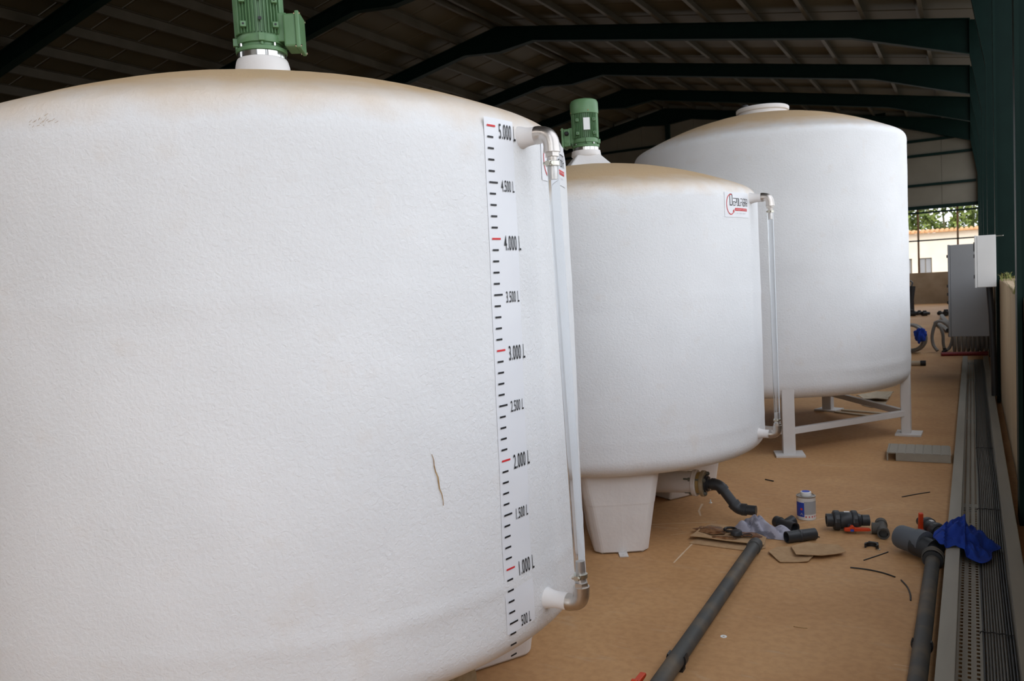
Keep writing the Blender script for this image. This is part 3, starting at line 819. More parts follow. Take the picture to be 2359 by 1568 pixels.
# weeds rooted on the wall top
def weed(px, py, n, h, lab, seed):
    random.seed(seed); p = at(px, py, 'z', 1.25); b = MB()
    for k in range(n):
        a = random.uniform(0, 2*PI); l = random.uniform(.4, 1)*h; w_ = .003; q = p+Vector((random.uniform(-.05, .05), random.uniform(-.07, .07), -.002))
        d = Vector((math.cos(a), math.sin(a), 0)); s = Vector((-d.y, d.x, 0))*w_
        m1 = q+d*l*.3+Vector((0, 0, l*.7)); m2 = q+d*l*.8+Vector((0, 0, l*.85))
        b.add([q-s*.6, q+s*.6, m1+s, m1-s, m2], [(0, 1, 2, 3), (3, 2, 4)])
    o = b.build('weed', m_weed); tag(o, lab, 'weed', 'weeds on the wall top')
weed(2322, 646, 40, .10, 'low dry weed on the wall top below the enclosure column', 5)
weed(2356, 676, 46, .11, 'green and dry weed rooted beside the wall panel joint', 9)

# ------------------------------------------------------------------ things on the floor
m_chalk = mat('pale_scuff', (.66, .50, .34), .8)
for pts, wd in ((((1500, 1208), (1560, 1205), (1650, 1202)), .006), (((1508, 1212), (1562, 1217)), .004), (((1618, 1160), (1610, 1176), (1614, 1188)), .014), (((1597, 1250), (1575, 1272), (1552, 1296)), .010), (((1742, 1215), (1830, 1207), (1905, 1192)), .006), (((1940, 1186), (2010, 1170)), .005), (((1545, 1232), (1592, 1226)), .004), (((2060, 1530), (2110, 1537)), .003)):
    P = [at(*q) for q in pts]; b = MB()
    for i in range(len(P)-1):
        d = (P[i+1]-P[i]).normalized(); nn = Vector((-d.y, d.x, 0))*wd/2; z = Vector((0, 0, .0006))
        b.add([P[i]-nn+z, P[i+1]-nn*.7+z, P[i+1]+nn*.7+z, P[i]+nn+z], [(0, 1, 2, 3)])
    b.build('scuff_mark', m_chalk, fl)
def ring_pipe(b, p, q, r, wall=.004, n=24, mi=0):
    """open pipe with wall thickness between p and q"""
    p, q = Vector(p), Vector(q); L = (q-p).length
    b.lathe([(r-wall, 0), (r, 0), (r, L), (r-wall, L), (r-wall, 0)], n, frame(p, q-p), mi, close=False)
# solvent can
c = at(1858, 1193)
sc_ = empty('solvent_can', (c.x, c.y, 0), R_(-70)); tag(sc_, 'small tin of pvc cement with a white cap standing on the floor', 'can')
rc = .053
can = MB().lathe([(rc-.003, 0), (rc, .002), (rc, .132), (rc+.001, .134), (rc+.001, .138), (rc-.002, .139), (rc-.005, .135), (.028, .137)], 40).build('can_body', m_white, sc_, smooth=True)
MB().lathe([(rc+.0008, .1315), (rc+.002, .134), (rc+.002, .138), (rc-.004, .1395), (rc-.006, .1365), (.025, .1375)], 40, close=False).build('can_rim', m_tin, can, smooth=True)
cyl = lambda a0, a1, z0, z1, e: MB().grid(lambda u, v: Vector(((rc+e)*math.cos(a0+(a1-a0)*u), (rc+e)*math.sin(a0+(a1-a0)*u), z0+(z1-z0)*v)), 14, 1)
cyl(R_(-88), R_(-22), .020, .105, .0006).build('blue_label', m_blue, can)
cyl(R_(-22), R_(75), .035, .112, .0006).build('grey_print', m_cangrey, can)
cyl(R_(-46), R_(-33), .06, .072, .0012).build('orange_mark', m_orange, can)
b = MB(); b.add([Vector(((rc+.0012)*math.cos(a), (rc+.0012)*math.sin(a), z)) for a, z in ((R_(-50), .030), (R_(-28), .030), (R_(-39), .046))], [(0, 1, 2)]); b.build('hazard_mark', m_cangrey, can)
b = MB()
for k in range(5):
    a0 = R_(-12+19*k); b.add([Vector(((rc+.0012)*math.cos(a0+R_(x)), (rc+.0012)*math.sin(a0+R_(x)), .022+z)) for x, z in ((-5, 0), (0, -.006), (5, 0), (0, .006))], [(0, 1, 2, 3)])
b.build('red_diamonds', m_red, can)
cap = MB().lathe([(.030, .136), (.031, .139), (.031, .156), (.029, .160), (.027, .161)], 32).build('cap', m_white, sc_, smooth=True)
MB().lathe([(.0235, .1610), (.0235, .1618)], 32).build('cap_disc', m_blue, cap)

def ball_valve(name, label, p, ang, tilt, length, r, handle_side, hang=0, group='ball valves', marker=True, hshift=0, hz=None):
    """true-union ball valve lying down: local x is the flow axis"""
    root = empty(name, p, ang); tag(root, label, 'valve', group)
    h = r
    X = frame((-length/2, 0, h), (1, 0, 0))
    L = length
    b = MB().lathe([(r*.80, L*.30), (r*.86, L*.34), (r*.86, L*.58), (r*.80, L*.62)], 32, X).build('valve_body', m_pvc, root, smooth=True)
    for z0, z1 in ((.15, .31), (.57, .72)):
        nut = MB().lathe([(r*.80, L*z0), (r*.97, L*(z0+.02)), (r, L*(z0+.05)), (r, L*(z1-.02)), (r*.9, L*z1)], 16, X).build('union_nut', m_pvc, root, smooth=False, bevel=.001)
    e = MB(); e.lathe([(r*.46, 0), (r*.66, 0), (r*.66, L*.17), (r*.46, L*.17), (r*.46, 0)], 32, X, close=False); e.lathe([(r*.05, L*.10), (r*.48, L*.10)], 32, X, close=False); e.build('socket_end', m_pvc, root, smooth=True)
    e = MB(); e.lathe([(r*.74, L*.70), (r*.62, L*.80), (r*.50, L*.82), (r*.56, L*.83), (r*.56, L), (r*.42, L)], 32, X); e.build('socket_end', m_pvc, root, smooth=True)
    s = handle_side
    st = MB().tube([(hshift, s*r*.5, h*.8), (hshift, s*r*1.15, h*.62 if hz is None else hz)], r*.22, 14)
    st.build('stem', m_pvc, root, smooth=True)
    # lever handle with a hub bump and a long grip
    Mh = Matrix.Translation((hshift, s*r*1.28, h*.45 if hz is None else hz)) @ Matrix.Rotation(hang, 4, 'Y')
    hb = MB()
    pts = [(-.30, -.10), (-.26, .16), (-.06, .20), (.02, .46), (.12, .46), (.20, .20), (.86, .14), (.90, -.10), (.80, -.16), (-.22, -.20)]
    V = [(x*L*.52, -.011, z*L*.22) for x, z in pts]+[(x*L*.52, .011, z*L*.22) for x, z in pts]; n_ = len(pts)
    hb.add(V, [tuple(range(n_)), tuple(reversed(range(n_, 2*n_)))]+[(i, n_+i, n_+(i+1) % n_, (i+1) % n_) for i in range(n_)], Mh)
    ho = hb.build('handle', m_orange, root, bevel=.003)
    if marker: MB().box((.03*L, s*.0125, -.01*L), (.018, .002, .012), Mh).build('blue_insert', m_blue, ho)
    MB().box((-.02*L, 0, h+r*.87), (.028, .018, .0015)).build('white_label', m_white, root)
    return root
p = at(1957, 1224)
ball_valve('ball_valve', 'black pvc ball valve with orange lever lying beside the solvent can', (p.x-.012, p.y+.03, 0), R_(18), 0, .225, .055, -1)
# tee lying right of the valve
p = at(2034, 1236); q = at(2027, 1206); d = q-p
te = empty('pipe_tee', (p.x, p.y, 0), math.atan2(d.y, d.x)); tag(te, 'dark pvc tee fitting lying beside the orange-handled valve', 'pipe fitting', 'pvc fittings on the floor')
b = MB(); ring_pipe(b, (-.05, 0, .032), (.14, 0, .032), .027); b.tube([(-.02, 0, .032), (.12, 0, .032)], .0245, 20); b.build('run', m_pvcd, te, smooth=True)
b = MB(); ring_pipe(b, (-.05, 0, .032), (-.012, 0, .032), .031); ring_pipe(b, (.10, 0, .032), (.145, 0, .032), .031); b.build('socket_collar', m_pvcd, te, smooth=True)
b = MB(); ring_pipe(b, (.045, .01, .032), (.045, .052, .032), .030); b.build('branch', m_pvcd, te, smooth=True)
# pipe clip, nut, washer, screws
def clip(p, ang, lab, s=1.0, z=0):
    b = MB(); P = [(.030*s*math.cos(R_(a)), .030*s*math.sin(R_(a)), .009) for a in range(-20, 201, 20)]
    V = []; 
    for a in range(-25, 206, 15):
        for r in (.022*s, .030*s):
            for z_ in (0, .020*s): V.append((r*math.cos(R_(a)), r*math.sin(R_(a)), z_))
    n_ = len(V)//4; F = [(0, 1, 3, 2), ((n_-1)*4, (n_-1)*4+2, (n_-1)*4+3, (n_-1)*4+1)]
    for i in range(n_-1):
        a, c = i*4, (i+1)*4; F += [(a, c, c+1, a+1), (a+2, a+3, c+3, c+2), (a+1, c+1, c+3, a+3), (a, a+2, c+2, c)]
    b.add(V, F); b.box((0, .032*s, .010*s), (.042*s, .008*s, .020*s))
    o = b.build('pipe_clip', m_black, None, bevel=.001, loc=(p.x, p.y, z)); o.rotation_euler.z = ang
    tag(o, lab, 'pipe clip', 'black pipe clips'); return o
clip(at(2008, 1262), R_(-8), 'black open pipe clip lying on the floor beside a small nut', 1.15)
p = at(2024, 1267); tag(MB().lathe([(.004, 0), (.009, 0), (.009, .007), (.004, .007), (.004, 0)], 6, close=False).build('hex_nut', m_clamp, None, loc=(p.x, p.y, 0)), 'small metal nut beside the black pipe clip', 'nut')
p = at(1667, 1466); tag(MB().lathe([(.005, 0), (.013, 0), (.013, .002), (.005, .002), (.005, 0)], 20, close=False).build('washer', m_plate, None, loc=(p.x, p.y, 0)), 'small white washer lying alone on the floor by the long pipe', 'washer')
p = at(1637, 1158); b = MB(); b.lathe([(.010, 0), (.010, .003), (.004, .004), (.004, .022)], 12); tag(b.build('screw', m_plate, None, loc=(p.x, p.y, 0)), 'small pale screw standing below the outlet flange', 'screw')
# wire offcuts
def wire(pts, r, lab, mt=m_black):
    P = [at(*q) for q in pts]
    # smooth with catmull-rom
    Q = []
    for i in range(len(P)-1):
        a, b_, c_, d_ = P[max(i-1, 0)], P[i], P[i+1], P[min(i+2, len(P)-1)]
        for k in range(6):
            t = k/6; Q.append(.5*((2*b_)+(c_-a)*t+(2*a-5*b_+4*c_-d_)*t*t+(3*b_-a-3*c_+d_)*t**3))
    Q.append(P[-1])
    for v in Q: v.z = r
    tag(MB().tube(Q, r, 8).build('wire_offcut', mt, None, smooth=True), lab, 'wire', 'wire offcuts on the floor')
wire([(1990, 1291), (2020, 1281), (2046, 1272)], .0028, 'straight dark wire offcut below the black pipe clip')
wire([(1959, 1308), (2000, 1313), (2036, 1321), (2062, 1330)], .0034, 'long gently curved black wire offcut on the floor')
wire([(2076, 1337), (2090, 1353), (2097, 1370), (2098, 1384)], .0034, 'short hooked black wire offcut on the floor')
wire([(1763, 1105), (1772, 1107), (1782, 1109)], .004, 'short dark wire offcut behind the drain pipe')
wire([(2078, 1145), (2110, 1139), (2142, 1134)], .003, 'thin dark wire offcut between the can and the cable tray')
wire([(1831, 1222), (1860, 1230), (1888, 1238)], .003, 'thin dark wire passing under the short grey coupling')
wire([(1828, 1443), (1845, 1446), (1860, 1447)], .0016, 'thin short pale brown wire on the bare floor', m_rust)
# coupling and tee behind the rag
c0, c1 = at(1812, 1250), at(1866, 1243); d = (c1-c0).normalized()
b = MB(); r = .031; up = Vector((0, 0, r)); ring_pipe(b, c0+up, c0+up+d*.17, r, .004, 28)
cp = b.build('pipe_coupling', m_pvc, None, smooth=True); tag(cp, 'short open dark pvc coupling lying at the end of the rag', 'pipe fitting', 'pvc fittings on the floor')
ring = MB(); ring.lathe([(r+.0005, .072), (r+.0025, .075), (r+.0025, .082), (r+.0005, .085)], 28, frame(c0+up, d), close=False); ring.build('stop_ridge', m_pvc, cp, smooth=True)
p = at(1797, 1226)+Vector((.02, .05, 0))
te = empty('pipe_tee', (p.x, p.y, 0), R_(-38)); tag(te, 'dark pvc tee fitting lying just behind the grey rag', 'pipe fitting', 'pvc fittings on the floor')
b = MB(); ring_pipe(b, (-.07, 0, .032), (.075, 0, .032), .028); b.tube([(-.04, 0, .032), (.04, 0, .032)], .024, 20); b.build('run', m_pvc, te, smooth=True)
b = MB(); ring_pipe(b, (.035, 0, .032), (.078, 0, .032), .032); ring_pipe(b, (-.075, 0, .032), (-.04, 0, .032), .032); b.build('socket_collar', m_pvc, te, smooth=True)
b = MB(); ring_pipe(b, (0, .01, .034), (0, .06, .05), .029); b.build('branch', m_pvc, te, smooth=True)
# rag heap
def heap(name, cx_, cy_, rx, ry, h, rot, mt, lab, cat, seed, fold=.35, base=0.0, nu=44, nv=26, prof=None):
    b = MB(); ca, sa = math.cos(rot), math.sin(rot)
    def fn(u, v):
        a = 2*PI*u; q = v
        k = 1+.20*math.sin(2*a+seed)+.13*math.sin(3*a+seed*2.1)+.07*math.sin(5*a+seed)+.04*math.sin(9*a)
        x, y = rx*q*k*math.cos(a), ry*q*k*math.sin(a)
        f = noise.noise(Vector((x*16+seed, y*16, seed)))*.5+abs(noise.noise(Vector((x*9+y*14+seed*3, y*4, 2.2))))
        z = h*max(0, (1-q**1.7))*(.62+fold*1.3*f)+.004
        if prof: z *= prof(x/rx)
        if q > .97: z = .002
        return Vector((cx_+ca*x-sa*y, cy_+sa*x+ca*y, base+z))
    b.grid(fn, nu, nv)
    o = b.build(name, mt, None, smooth=True); tag(o, lab, cat); return o
p0, p1 = at(1690, 1222), at(1805, 1246); pc = (p0+p1)/2
heap('rag', pc.x+.01, pc.y+.035, .155, .085, .10, math.atan2((p1-p0).y, (p1-p0).x)+.15, m_rag, 'crumpled grey rag with dark smears lying by the stained cardboard', 'rag', 1.3, .8)
# resin-stained cardboard, folded in two flaps, and the pieces on it
quad = [at(1590, 1243), at(1700, 1258), at(1760, 1262), at(1766, 1247), at(1720, 1228), at(1640, 1214), at(1618, 1224)]
def sheet_from(name, pts, z, t, mt, parent=None, curl=0, div=10, seed=0.):
    """thin board with a slightly wavy surface over a polygon outline (fan from the centroid)"""
    c = sum(pts, Vector())/len(pts); b = MB(); n_ = len(pts); V = []; 
    ringn = n_*4; out = []
    for i in range(n_):
        for k in range(4): out.append(pts[i].lerp(pts[(i+1) % n_], k/4))
    V = [];
    for lay in (0, 1):
        for s in (1, .66, .33):
            for q in out:
                w_ = c.lerp(q, s); dz = curl*(s**2)*(.5+.5*noise.noise(Vector((w_.x*7+seed, w_.y*7, seed))))
                V.append((w_.x, w_.y, z+dz+(t if lay else 0)))
        V.append((c.x, c.y, z+(t if lay else 0)))
    F = []; half = ringn*3+1
    for lay in (0, 1):
        o_ = lay*half
        for s in range(2):
            for i in range(ringn):
                f = (o_+s*ringn+i, o_+s*ringn+(i+1) % ringn, o_+(s+1)*ringn+(i+1) % ringn, o_+(s+1)*ringn+i); F.append(f if lay else tuple(reversed(f)))
        for i in range(ringn):
            f = (o_+2*ringn+i, o_+2*ringn+(i+1) % ringn, o_+3*ringn); F.append(f if lay else tuple(reversed(f)))
    for i in range(ringn): F.append((i, (i+1) % ringn, half+(i+1) % ringn, half+i))
    b.add(V, F); return b.build(name, mt, parent)
cb = empty('cardboard_flap', quad[0].lerp(quad[3], .5)); tag(cb, 'torn cardboard smeared with brown resin under the rag', 'cardboard')
inv = Vector(cb.location)
low = [at(1588, 1252), at(1730, 1271), at(1764, 1263), at(1764, 1250), at(1700, 1236), at(1625, 1232)]
sheet_from('lower_flap', [v-inv for v in low], .0015, .004, m_card, cb)
sheet_from('upper_flap', [v-inv for v in quad], .010, .004, m_card, cb, curl=.022, seed=3.)
def blob(name, px, py, rx, ry, mt, parent, z, seed, off):
    p = at(px, py)-off; b = MB()
    def fn(u, v):
        a = 2*PI*u; k = 1+.35*noise.noise(Vector((math.cos(a)*2+seed, math.sin(a)*2, seed)))
        return Vector((p.x+rx*v*k*math.cos(a), p.y+ry*v*k*math.sin(a), z+.007*(1-v*v)))
    b.grid(fn, 28, 5); return b.build(name, mt, parent, smooth=True)
blob('resin_patch', 1640, 1229, .10, .075, m_resin, cb, .024, 2., inv)
blob('resin_patch', 1722, 1240, .095, .05, m_resin, cb, .022, 7., inv)
blob('resin_patch', 1668, 1247, .07, .026, m_resin, cb, .022, 11., inv)
p = at(1697, 1246); b = MB(); b.lathe([(.027, 0), (.031, .004), (.031, .020), (.027, .026), (.020, .028)], 24)
tag(b.build('round_plug', m_pvc, None, smooth=True, loc=(p.x, p.y, .034)), 'round black plug lying on the stained cardboard', 'plug')
p = at(1683, 1236); b = MB()
for k in range(1): b.tube([(.032*math.cos(2*PI*i/24), .032*math.sin(2*PI*i/24), .008) for i in range(22)], .007, 10)
tag(b.build('rubber_seal', m_black, None, smooth=True, loc=(p.x, p.y, .034)), 'thick black rubber seal lying behind the round plug', 'seal')
p = at(1722, 1247); b = MB(); b.tube([(.026*math.cos(2*PI*i/28), .026*math.sin(2*PI*i/28), .004) for i in range(29)], .0026, 8, caps=False)
tag(b.build('o_ring', m_black, None, smooth=True, loc=(p.x, p.y, .032)), 'thin black o-ring lying on the stained cardboard', 'o-ring')
# two clean cardboard offcuts
pa = [at(*q) for q in ((1770, 1275), (1797, 1297), (1862, 1296), (1880, 1280), (1830, 1264), (1790, 1264))]
tag(sheet_from('cardboard_sheet', pa, .002, .0035, m_card, curl=.016, seed=1.), 'plain brown cardboard offcut partly under another offcut', 'cardboard', 'plain cardboard offcuts')
pb = [at(*q) for q in ((1822, 1267), (1834, 1286), (1895, 1289), (1949, 1279), (1930, 1262), (1860, 1258))]
tag(sheet_from('cardboard_sheet', pb, .011, .0035, m_card, curl=.016, seed=6.), 'plain brown cardboard offcut lying on top of another offcut', 'cardboard', 'plain cardboard offcuts')
# long pipe on the floor in front of the tanks
pe = at(1741, 1271); ps = at(1523, 1600); dp = (pe-ps).normalized(); rp = .0315
tip = at(1487, 1549, 'z', .075); vroot = ps+dp*((tip-ps).dot(dp)-.163); ps = vroot+dp*.112
lp = empty('long_pipe', ps); tag(lp, 'long dusty grey pvc pipe on the open floor with a capped end', 'pipe', 'long pvc pipes on the floor')
Lp = (pe-ps).length
MB().tube([(0, 0, .046), dp*Lp*.5+Vector((0, 0, rp+.010)), dp*Lp+Vector((0, 0, rp+.008))], rp, 28).build('pipe', m_pvcd, lp, smooth=True)
b = MB(); b.lathe([(rp+.001, 0), (rp+.005, .002), (rp+.005, .055), (rp+.001, .075), (rp-.006, .085)], 28, frame(dp*(Lp-.055)+Vector((0, 0, rp+.008)), dp)); b.build('end_socket', m_pvcd, lp, smooth=True)
# clips under that pipe
def saddle(p, d, r, zc, lab, wdt=.022):
    """open clip hugging a pipe from below, with a foot"""
    b = MB(); M = frame(p-d*wdt/2+Vector((0, 0, zc)), d); V = []
    N_ = 15
    a_c = math.atan2((M.inverted().to_3x3() @ Vector((0, 0, -1))).y, (M.inverted().to_3x3() @ Vector((0, 0, -1))).x)
    for i in range(N_):
        a = a_c-R_(118)+R_(236)*i/(N_-1)
        for rr in (r, r+.006):
            for z in (0, wdt): V.append((rr*math.cos(a), rr*math.sin(a), z))
    F = [(0, 1, 3, 2), ((N_-1)*4, (N_-1)*4+2, (N_-1)*4+3, (N_-1)*4+1)]
    for i in range(N_-1):
        a, c = i*4, (i+1)*4; F += [(a, c, c+1, a+1), (a+2, a+3, c+3, c+2), (a+1, c+1, c+3, a+3), (a, a+2, c+2, c)]
    b.add(V, F, M)
    ang = math.atan2(d.y, d.x); b.box((p.x, p.y, .005), (wdt, r*1.5, .010), None, rz=ang)
    o = b.build('pipe_clip', m_black); tag(o, lab, 'pipe clip', 'black pipe clips'); return o
pcl = at(1553, 1540); t = (pcl-ps).dot(dp); pcl = ps+dp*t
saddle(pcl, dp, rp+.0005, .045, 'black clip gripping the long dusty pipe on the open floor', .035)
# valve at the near end of that pipe: only its lever shows
ball_valve('ball_valve', 'ball valve with orange lever on the near end of the long dusty pipe', (vroot.x, vroot.y, 0), math.atan2(dp.y, dp.x), 0, .22, .045, 1, hshift=.06, hz=.072)
# second long pipe beside the tray, with wye, stub and valve
y_a, y_b = 2.45, at(2150, 1300).y
xp = -.181
l2 = empty('long_pipe', (xp, y_a, 0)); tag(l2, 'long grey pvc pipe lying along the cable tray with a branch fitting', 'pipe', 'long pvc pipes on the floor')
r2 = .0315
MB().tube([(0, 0, r2+.005), (0, y_b-y_a, r2+.005)], r2, 28).build('pipe', m_pvcd, l2, smooth=True)
yo = y_b-y_a
w_ = MB(); w_.tube([(0, yo-.06, r2+.010), (0, yo+.15, .052)], [.044, .050], 26); w_.tube([(-.005, yo+.04, .055), (-.085, yo+.09, .068)], .054, 26)
wy = w_.build('wye_fitting', m_pvc, l2, smooth=True)
for y in (yo-.055, yo-.025, yo+.14): MB().lathe([(.045, 0), (.050, .004), (.050, .014), (.045, .018)], 28, frame((0, y, r2+.014), (0, 1, .03)), close=False).build('ridge_ring', m_pvcd, wy, smooth=True)
q0 = at(2133, 1275)-Vector((xp, y_a, 0)); q1 = at(2062, 1252)-Vector((xp, y_a, 0)); dd = (q1-q0).normalized()
b = MB(); b.lathe([(.060, 0), (.068, .002), (.068, .050), (.062, .055), (.060, .057), (.060, .140), (.056, .154), (.044, .158)], 32, frame(Vector((-.035, yo+.075, .069)), Vector((dd.x, dd.y, .03)))); b.build('branch_stub', m_pvcg, l2, smooth=True)
# clip round the pipe
ycl = at(2138, 1508).y; saddle(Vector((xp, ycl, 0)), Vector((0, 1, 0)), r2+.0005, r2+.005, 'black clip gripping the pipe that lies along the tray', .02)
pv = at(2150, 1238)
ball_valve('ball_valve', 'ball valve with orange lever half hidden under the blue cloth', (pv.x-.01, pv.y+.03, .0), R_(118), 0, .24, .045, 1, hang=R_(-95), marker=False)
# blue cloth draped across the tray rail
def cloth():
    out = [at(*q, 'z', .10) for q in ((2150, 1243), (2160, 1226), (2178, 1211), (2205, 1202), (2221, 1194), (2228, 1206), (2252, 1205), (2262, 1216), (2285, 1228), (2306, 1243), (2286, 1252), (2284, 1268), (2262, 1277), (2235, 1268), (2215, 1258), (2190, 1257), (2165, 1258))]
    n_ = len(out); c = at(2225, 1236, 'z', .10); b = MB(); NU, NV = 96, 30
    def edge(u):
        f = u*n_; i = int(f) % n_; t = f-int(f); a, b_, c_, d_ = out[i-1], out[i], out[(i+1) % n_], out[(i+2) % n_]
        return .5*((2*b_)+(c_-a)*t+(2*a-5*b_+4*c_-d_)*t*t+(3*b_-a-3*c_+d_)*t**3)
    def fn(u, v):
        e = edge(u % 1.0); w_ = c.lerp(e, v)
        p = Vector((w_.x*13+w_.y*3, w_.y*9-w_.x*6, 1.7))
        ridge = 1-abs(noise.noise(p))*2.2; ridge2 = 1-abs(noise.noise(p*2.3+Vector((7, 0, 0))))*2.2
        env = (1-v**2.2)
        low = .092 if (w_.x < -.045 or w_.x > .115) else .060
        if w_.x < -.130: low = .112
        z = low+env*(.035+.050*max(0, ridge)+.022*max(0, ridge2))+.010*(1-env)*math.sin(u*60)
        if w_.x > -.04: z -= .02*v
        return Vector((w_.x, w_.y, max(z, low)))
    b.grid(fn, NU, NV)
    o = b.build('cloth', m_cloth, None, smooth=True, solid=.003); tag(o, 'bright blue cloth thrown across the cable tray', 'cloth'); return o
cloth()

# under and behind the tall tank
pa = [at(*q) for q in ((1972, 920), (1990, 926), (2046, 928), (2052, 917), (2060, 912), (2020, 910))]
tag(sheet_from('cardboard_sheet', pa, .016, .004, m_cardp, curl=.05, seed=2.), 'pale torn board leaning on another behind the tall tank', 'cardboard', 'pale boards behind the tall tank')
pa = [at(*q) for q in ((1985, 934), (2010, 940), (2040, 932), (2045, 924), (2000, 921))]
tag(sheet_from('cardboard_sheet', pa, .001, .003, m_cardp, curl=.01, seed=4.), 'pale flat board lying nearer the tall tank stand', 'cardboard', 'pale boards behind the tall tank')
for (a, b_), lab in (((((1925, 950), (2032, 963))), 'pale flat metal strip lying under the tall tank'), ((((1940, 946), (2040, 954))), 'second pale flat strip lying parallel behind the first')):
    p, q = at(*a), at(*b_); d = q-p
    tag(MB().box(((p+q)/2)+Vector((0, 0, .008)), (d.length, .05, .014), None, rz=math.atan2(d.y, d.x)).build('metal_strip', m_cardp, None, bevel=.002), lab, 'metal strip')

# hoses and fittings at the far end
def hose(pts, r, lab, mt=m_hose, grp=None, ends=True, cat='hose'):
    Q = []
    P = [Vector(p) for p in pts]
    for i in range(len(P)-1):
        a, b_, c_, d_ = P[max(i-1, 0)], P[i], P[i+1], P[min(i+2, len(P)-1)]
        for k in range(7):
            t = k/7; Q.append(.5*((2*b_)+(c_-a)*t+(2*a-5*b_+4*c_-d_)*t*t+(3*b_-a-3*c_+d_)*t**3))
    Q.append(P[-1])
    root = MB().tube(Q, r, 12).build('hose', mt, None, smooth=True); tag(root, lab, cat, grp)
    if ends:
        d = (Q[-1]-Q[-2]).normalized(); MB().tube([Q[-1]-d*.02, Q[-1]+d*.05], r*1.12, 12).build('end_cap', m_black, root, smooth=True)
    return root
def coil(name, p, R, r, turns, pitch, axis, lab, mt, cat='hose coil', grp=None):
    """coil of hose standing on its rim; axis = horizontal direction of the coil axis"""
    ax = Vector(axis).normalized(); sd = Vector((-ax.y, ax.x, 0)); up = Vector((0, 0, 1)); P = []
    N_ = int(turns*26)
    for i in range(N_+1):
        a = 2*PI*i/26; q = ax*(pitch*i/26-pitch*turns/2)
        rr = R*(1+.04*math.sin(a*.37+1))
        P.append(Vector((p[0], p[1], R*1.05+r))+q+sd*rr*math.cos(a)+up*rr*math.sin(a))
    o = MB().tube(P, r, 10).build(name, mt, None, smooth=True); tag(o, lab, cat, grp); return o
cp_ = at(2238, 812)
coil('hose_coil', (cp_.x, cp_.y, 0), .21, .021, 9, .062, (1, .12, 0), 'wide standing coil of corrugated grey hose under the grey cabinet', m_hose)
A = lambda px, py, z: Vector((*(at(px, py, 'y', cp_.y+.05) if False else at(px, py)).xy, z))
# loose looped hose, drawn in the plane above its floor contact
def loop_pts(pix, y):
    return [at(a, b_, 'y', y) for a, b_ in pix]
yl = at(2170, 812).y
hp = loop_pts([(2160, 812), (2150, 795), (2147, 775), (2152, 752), (2160, 740), (2175, 742), (2190, 758), (2194, 778), (2188, 800), (2178, 814)], yl)
hose([Vector((v.x, v.y+.05*math.sin(i), max(.03, v.z))) for i, v in enumerate(hp)], .024, 'loose loop of grey hose beside the standing coil')
hp = loop_pts([(2152, 742), (2165, 752), (2172, 770), (2173, 790), (2176, 806)], yl+.25)
hose([Vector((v.x, v.y, max(.03, v.z))) for v in hp], .023, 'short bent grey hose inside the loose loop')
yl2 = at(2115, 812).y
coil('hose_coil', (at(2112, 812).x-.08, yl2, 0), .21, .024, 3.2, .055, (.35, 1, 0), 'small coil of grey hose tied with blue cloth by the tall tank', m_hose)
p = at(2120, 772, 'y', yl2-.22)
b = MB()
def kfn(u, v):
    a = 2*PI*u; f = PI*v; d = Vector((math.sin(f)*math.cos(a), math.sin(f)*math.sin(a), math.cos(f)))
    r = 1+.45*noise.noise(d*2.1+Vector((3, 1, 0)))+.2*noise.noise(d*5)
    return Vector((p.x+d.x*.085*r, p.y+d.y*.07*r, p.z+d.z*.11*r))
b.grid(kfn, 28, 16); tag(b.build('cloth_knot', m_cloth, None, smooth=True), 'blue cloth tied round the small hose coil', 'cloth')
hose([Vector((*at(2168, 820).xy, .03)), Vector((*at(2215, 819).xy, .03)), Vector((*at(2276, 818).xy, .03))], .03, 'straight dark red hose on the floor before the coils', m_redhose, ends=False)
hose([Vector((*at(2098, 842).xy, .035)), Vector((*at(2124, 842).xy, .035))], .035, 'short pale tube on the floor by the small coil', m_cardp)
hose([Vector((*at(2170, 732).xy, .05)), Vector((*at(2180, 745).xy, .05)), Vector((*at(2196, 752).xy, .05))], .05, 'short grey pipe elbow lying before the black fittings', m_hose)
hose([Vector((*at(2155, 748).xy, .05)), Vector((*at(2172, 757).xy, .05)), Vector((*at(2184, 766).xy, .05))], .04, 'grey hose end lying behind the loose loop', m_hose)
for i, (px, py, s, lab) in enumerate(((2104, 728, 1.2, 'black plastic fitting heaped nearest the tall tank edge'), (2118, 727, .9, 'black plastic fitting in the middle of the far row'), (2132, 727, 1.0, 'black plastic fitting ending the far row on the open floor'), (2165, 727, .8, 'small black fitting near the grey pipe elbow'), (2180, 727, 1.2, 'large black fitting beside the grey cabinet'))):
    p = at(px, py)+Vector((0, (.0, .34, -.05, .30, -.05)[i], 0))
    root = empty('pipe_fitting', (p.x, p.y, 0), R_(20*i)); tag(root, lab, 'pipe fitting', 'black fittings at the far end')
    s *= .72
    b = MB(); b.lathe([(.07*s, -.14*s), (.085*s, -.12*s), (.085*s, .05*s), (.06*s, .08*s), (.06*s, .16*s)], 18, frame((0, 0, .086*s), (1, 0, 0))); b.build('barrel', m_black, root, smooth=True)
    b = MB(); b.lathe([(.05*s, 0), (.06*s, .01), (.06*s, .05*s)], 16, Matrix.Translation((-.03*s, 0, .15*s))); b.build('spigot', m_black, root, smooth=True)
p = at(2100, 718)
pu = empty('upright_post', (p.x-.02, p.y, 0)); tag(pu, 'dark upright post standing just past the tall tank edge', 'post')
MB().tube([(0, 0, 0.0), (0.02, 0, .35), (.05, .02, .75)], [.10, .07, .09], 14).build('body', m_black, pu, smooth=True)
MB().tube([(.03, 0, .74), (.06, 0, .86), (.0, 0, .92)], .025, 10).build('grip', m_pvc, pu, smooth=True)

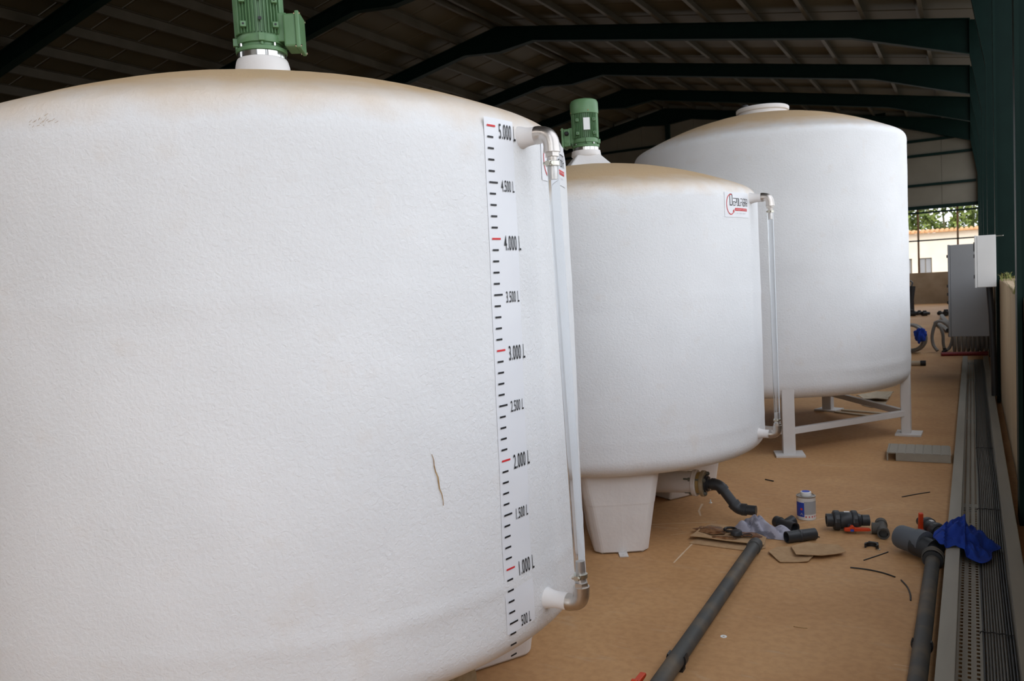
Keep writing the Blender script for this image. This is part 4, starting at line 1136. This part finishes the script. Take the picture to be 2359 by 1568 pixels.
# ------------------------------------------------------------------ outside, seen through the open band
yo_ = 47.
ob = empty('outbuilding', (0, yo_, 0)); tag(ob, 'cream outbuilding with a tiled roof edge seen through the back opening', 'building')
zt = 2.62
def rect_wall(b, x0, x1, z0, z1, holes):
    xs = sorted({x0, x1}|{h[0] for h in holes}|{h[1] for h in holes}); zs = sorted({z0, z1}|{h[2] for h in holes}|{h[3] for h in holes})
    for i in range(len(xs)-1):
        for j in range(len(zs)-1):
            mx_, mz = (xs[i]+xs[i+1])/2, (zs[j]+zs[j+1])/2
            if any(h[0] < mx_ < h[1] and h[2] < mz < h[3] for h in holes): continue
            b.box((mx_, .1, mz), (xs[i+1]-xs[i], .2, zs[j+1]-zs[j]))
hx = [at(2096, 610, 'y', yo_).x-.75, at(2101, 610, 'y', yo_).x, at(2117, 610, 'y', yo_).x, at(2147, 610, 'y', yo_).x]
zw = at(2130, 594, 'y', yo_).z; ztop = at(2180, 534, 'y', yo_).z
holes = [(hx[0], hx[1], .6, zw), (hx[2], hx[3], .6, zw)]
b = MB(); rect_wall(b, -16, 14, -.1, ztop, holes); b.build('wall', m_cream, ob)
for h in holes:
    wn = MB().box(((h[0]+h[1])/2, .12, (h[2]+h[3])/2), (h[1]-h[0], .04, h[3]-h[2])).build('window', m_shut, ob)
    for k in range(2):
        MB().box((h[0]+(h[1]-h[0])*(.27+.46*k), .09, (h[2]+h[3])/2), ((h[1]-h[0])*.36, .03, h[3]-h[2]-.1)).build('pane', m_boxg, wn)
b = MB(); b.hexa([(-16.3, -.25, ztop), (14.3, -.25, ztop), (14.3, 3.5, ztop+.15), (-16.3, 3.5, ztop+.15)], [(-16.3, -.25, ztop+.08), (14.3, -.25, ztop+.08), (14.3, 3.5, ztop+.23), (-16.3, 3.5, ztop+.23)])
rf = b.build('roof', m_tile, ob)
src = None
for k in range(60):
    x = -9+.22*k
    if src is None:
        src = MB().tube([(0, -.3, 0), (0, 1.2, .06)], .09, 8).build('roof_tile', m_tile, rf, smooth=True, loc=(x, 0, ztop+.10))
    else: inst(src, rf, (x, 0, ztop+.10))
random.seed(21)
def tree(x, y, h, spread, seed, lab):
    random.seed(seed)
    root = empty('slim_tree', (x, y, 0)); tag(root, lab, 'tree', 'slim trees behind the outbuilding')
    P = [(0, 0, -.1)]+[(.12*math.sin(k*1.1+seed), .1*math.cos(k+seed), h*k/6) for k in range(1, 7)]
    MB().tube(P, [.10-.012*k for k in range(7)], 8).build('trunk', m_trunk, root, smooth=True)
    b = MB()
    for k in range(1100):
        z = random.uniform(.30, 1.05)*h; rr = spread*math.sqrt(random.random()); a = random.uniform(0, 2*PI)
        p = Vector((rr*math.cos(a), rr*math.sin(a), z))
        if noise.noise(Vector((p.x*.9+x, p.y*.9+y, p.z*.9))) < -.16: continue
        s = random.uniform(.10, .20); u_ = Vector((random.uniform(-1, 1), random.uniform(-1, 1), random.uniform(-1, 1))).normalized(); v_ = u_.orthogonal().normalized()
        b.add([p-u_*s, p+v_*s*.55, p+u_*s, p-v_*s*.55], [(0, 1, 2, 3)])
    b.build('foliage', m_leaf, root)
tl = ['slim pale-trunked tree behind the outbuilding roof']
for k in range(12):
    tree(-6.8+1.56*(k//2)+.78*(k % 2), 53.5+1.8*(k % 2), 6.6+(k*13 % 7)*.35, .56, 100+k, tl[0])
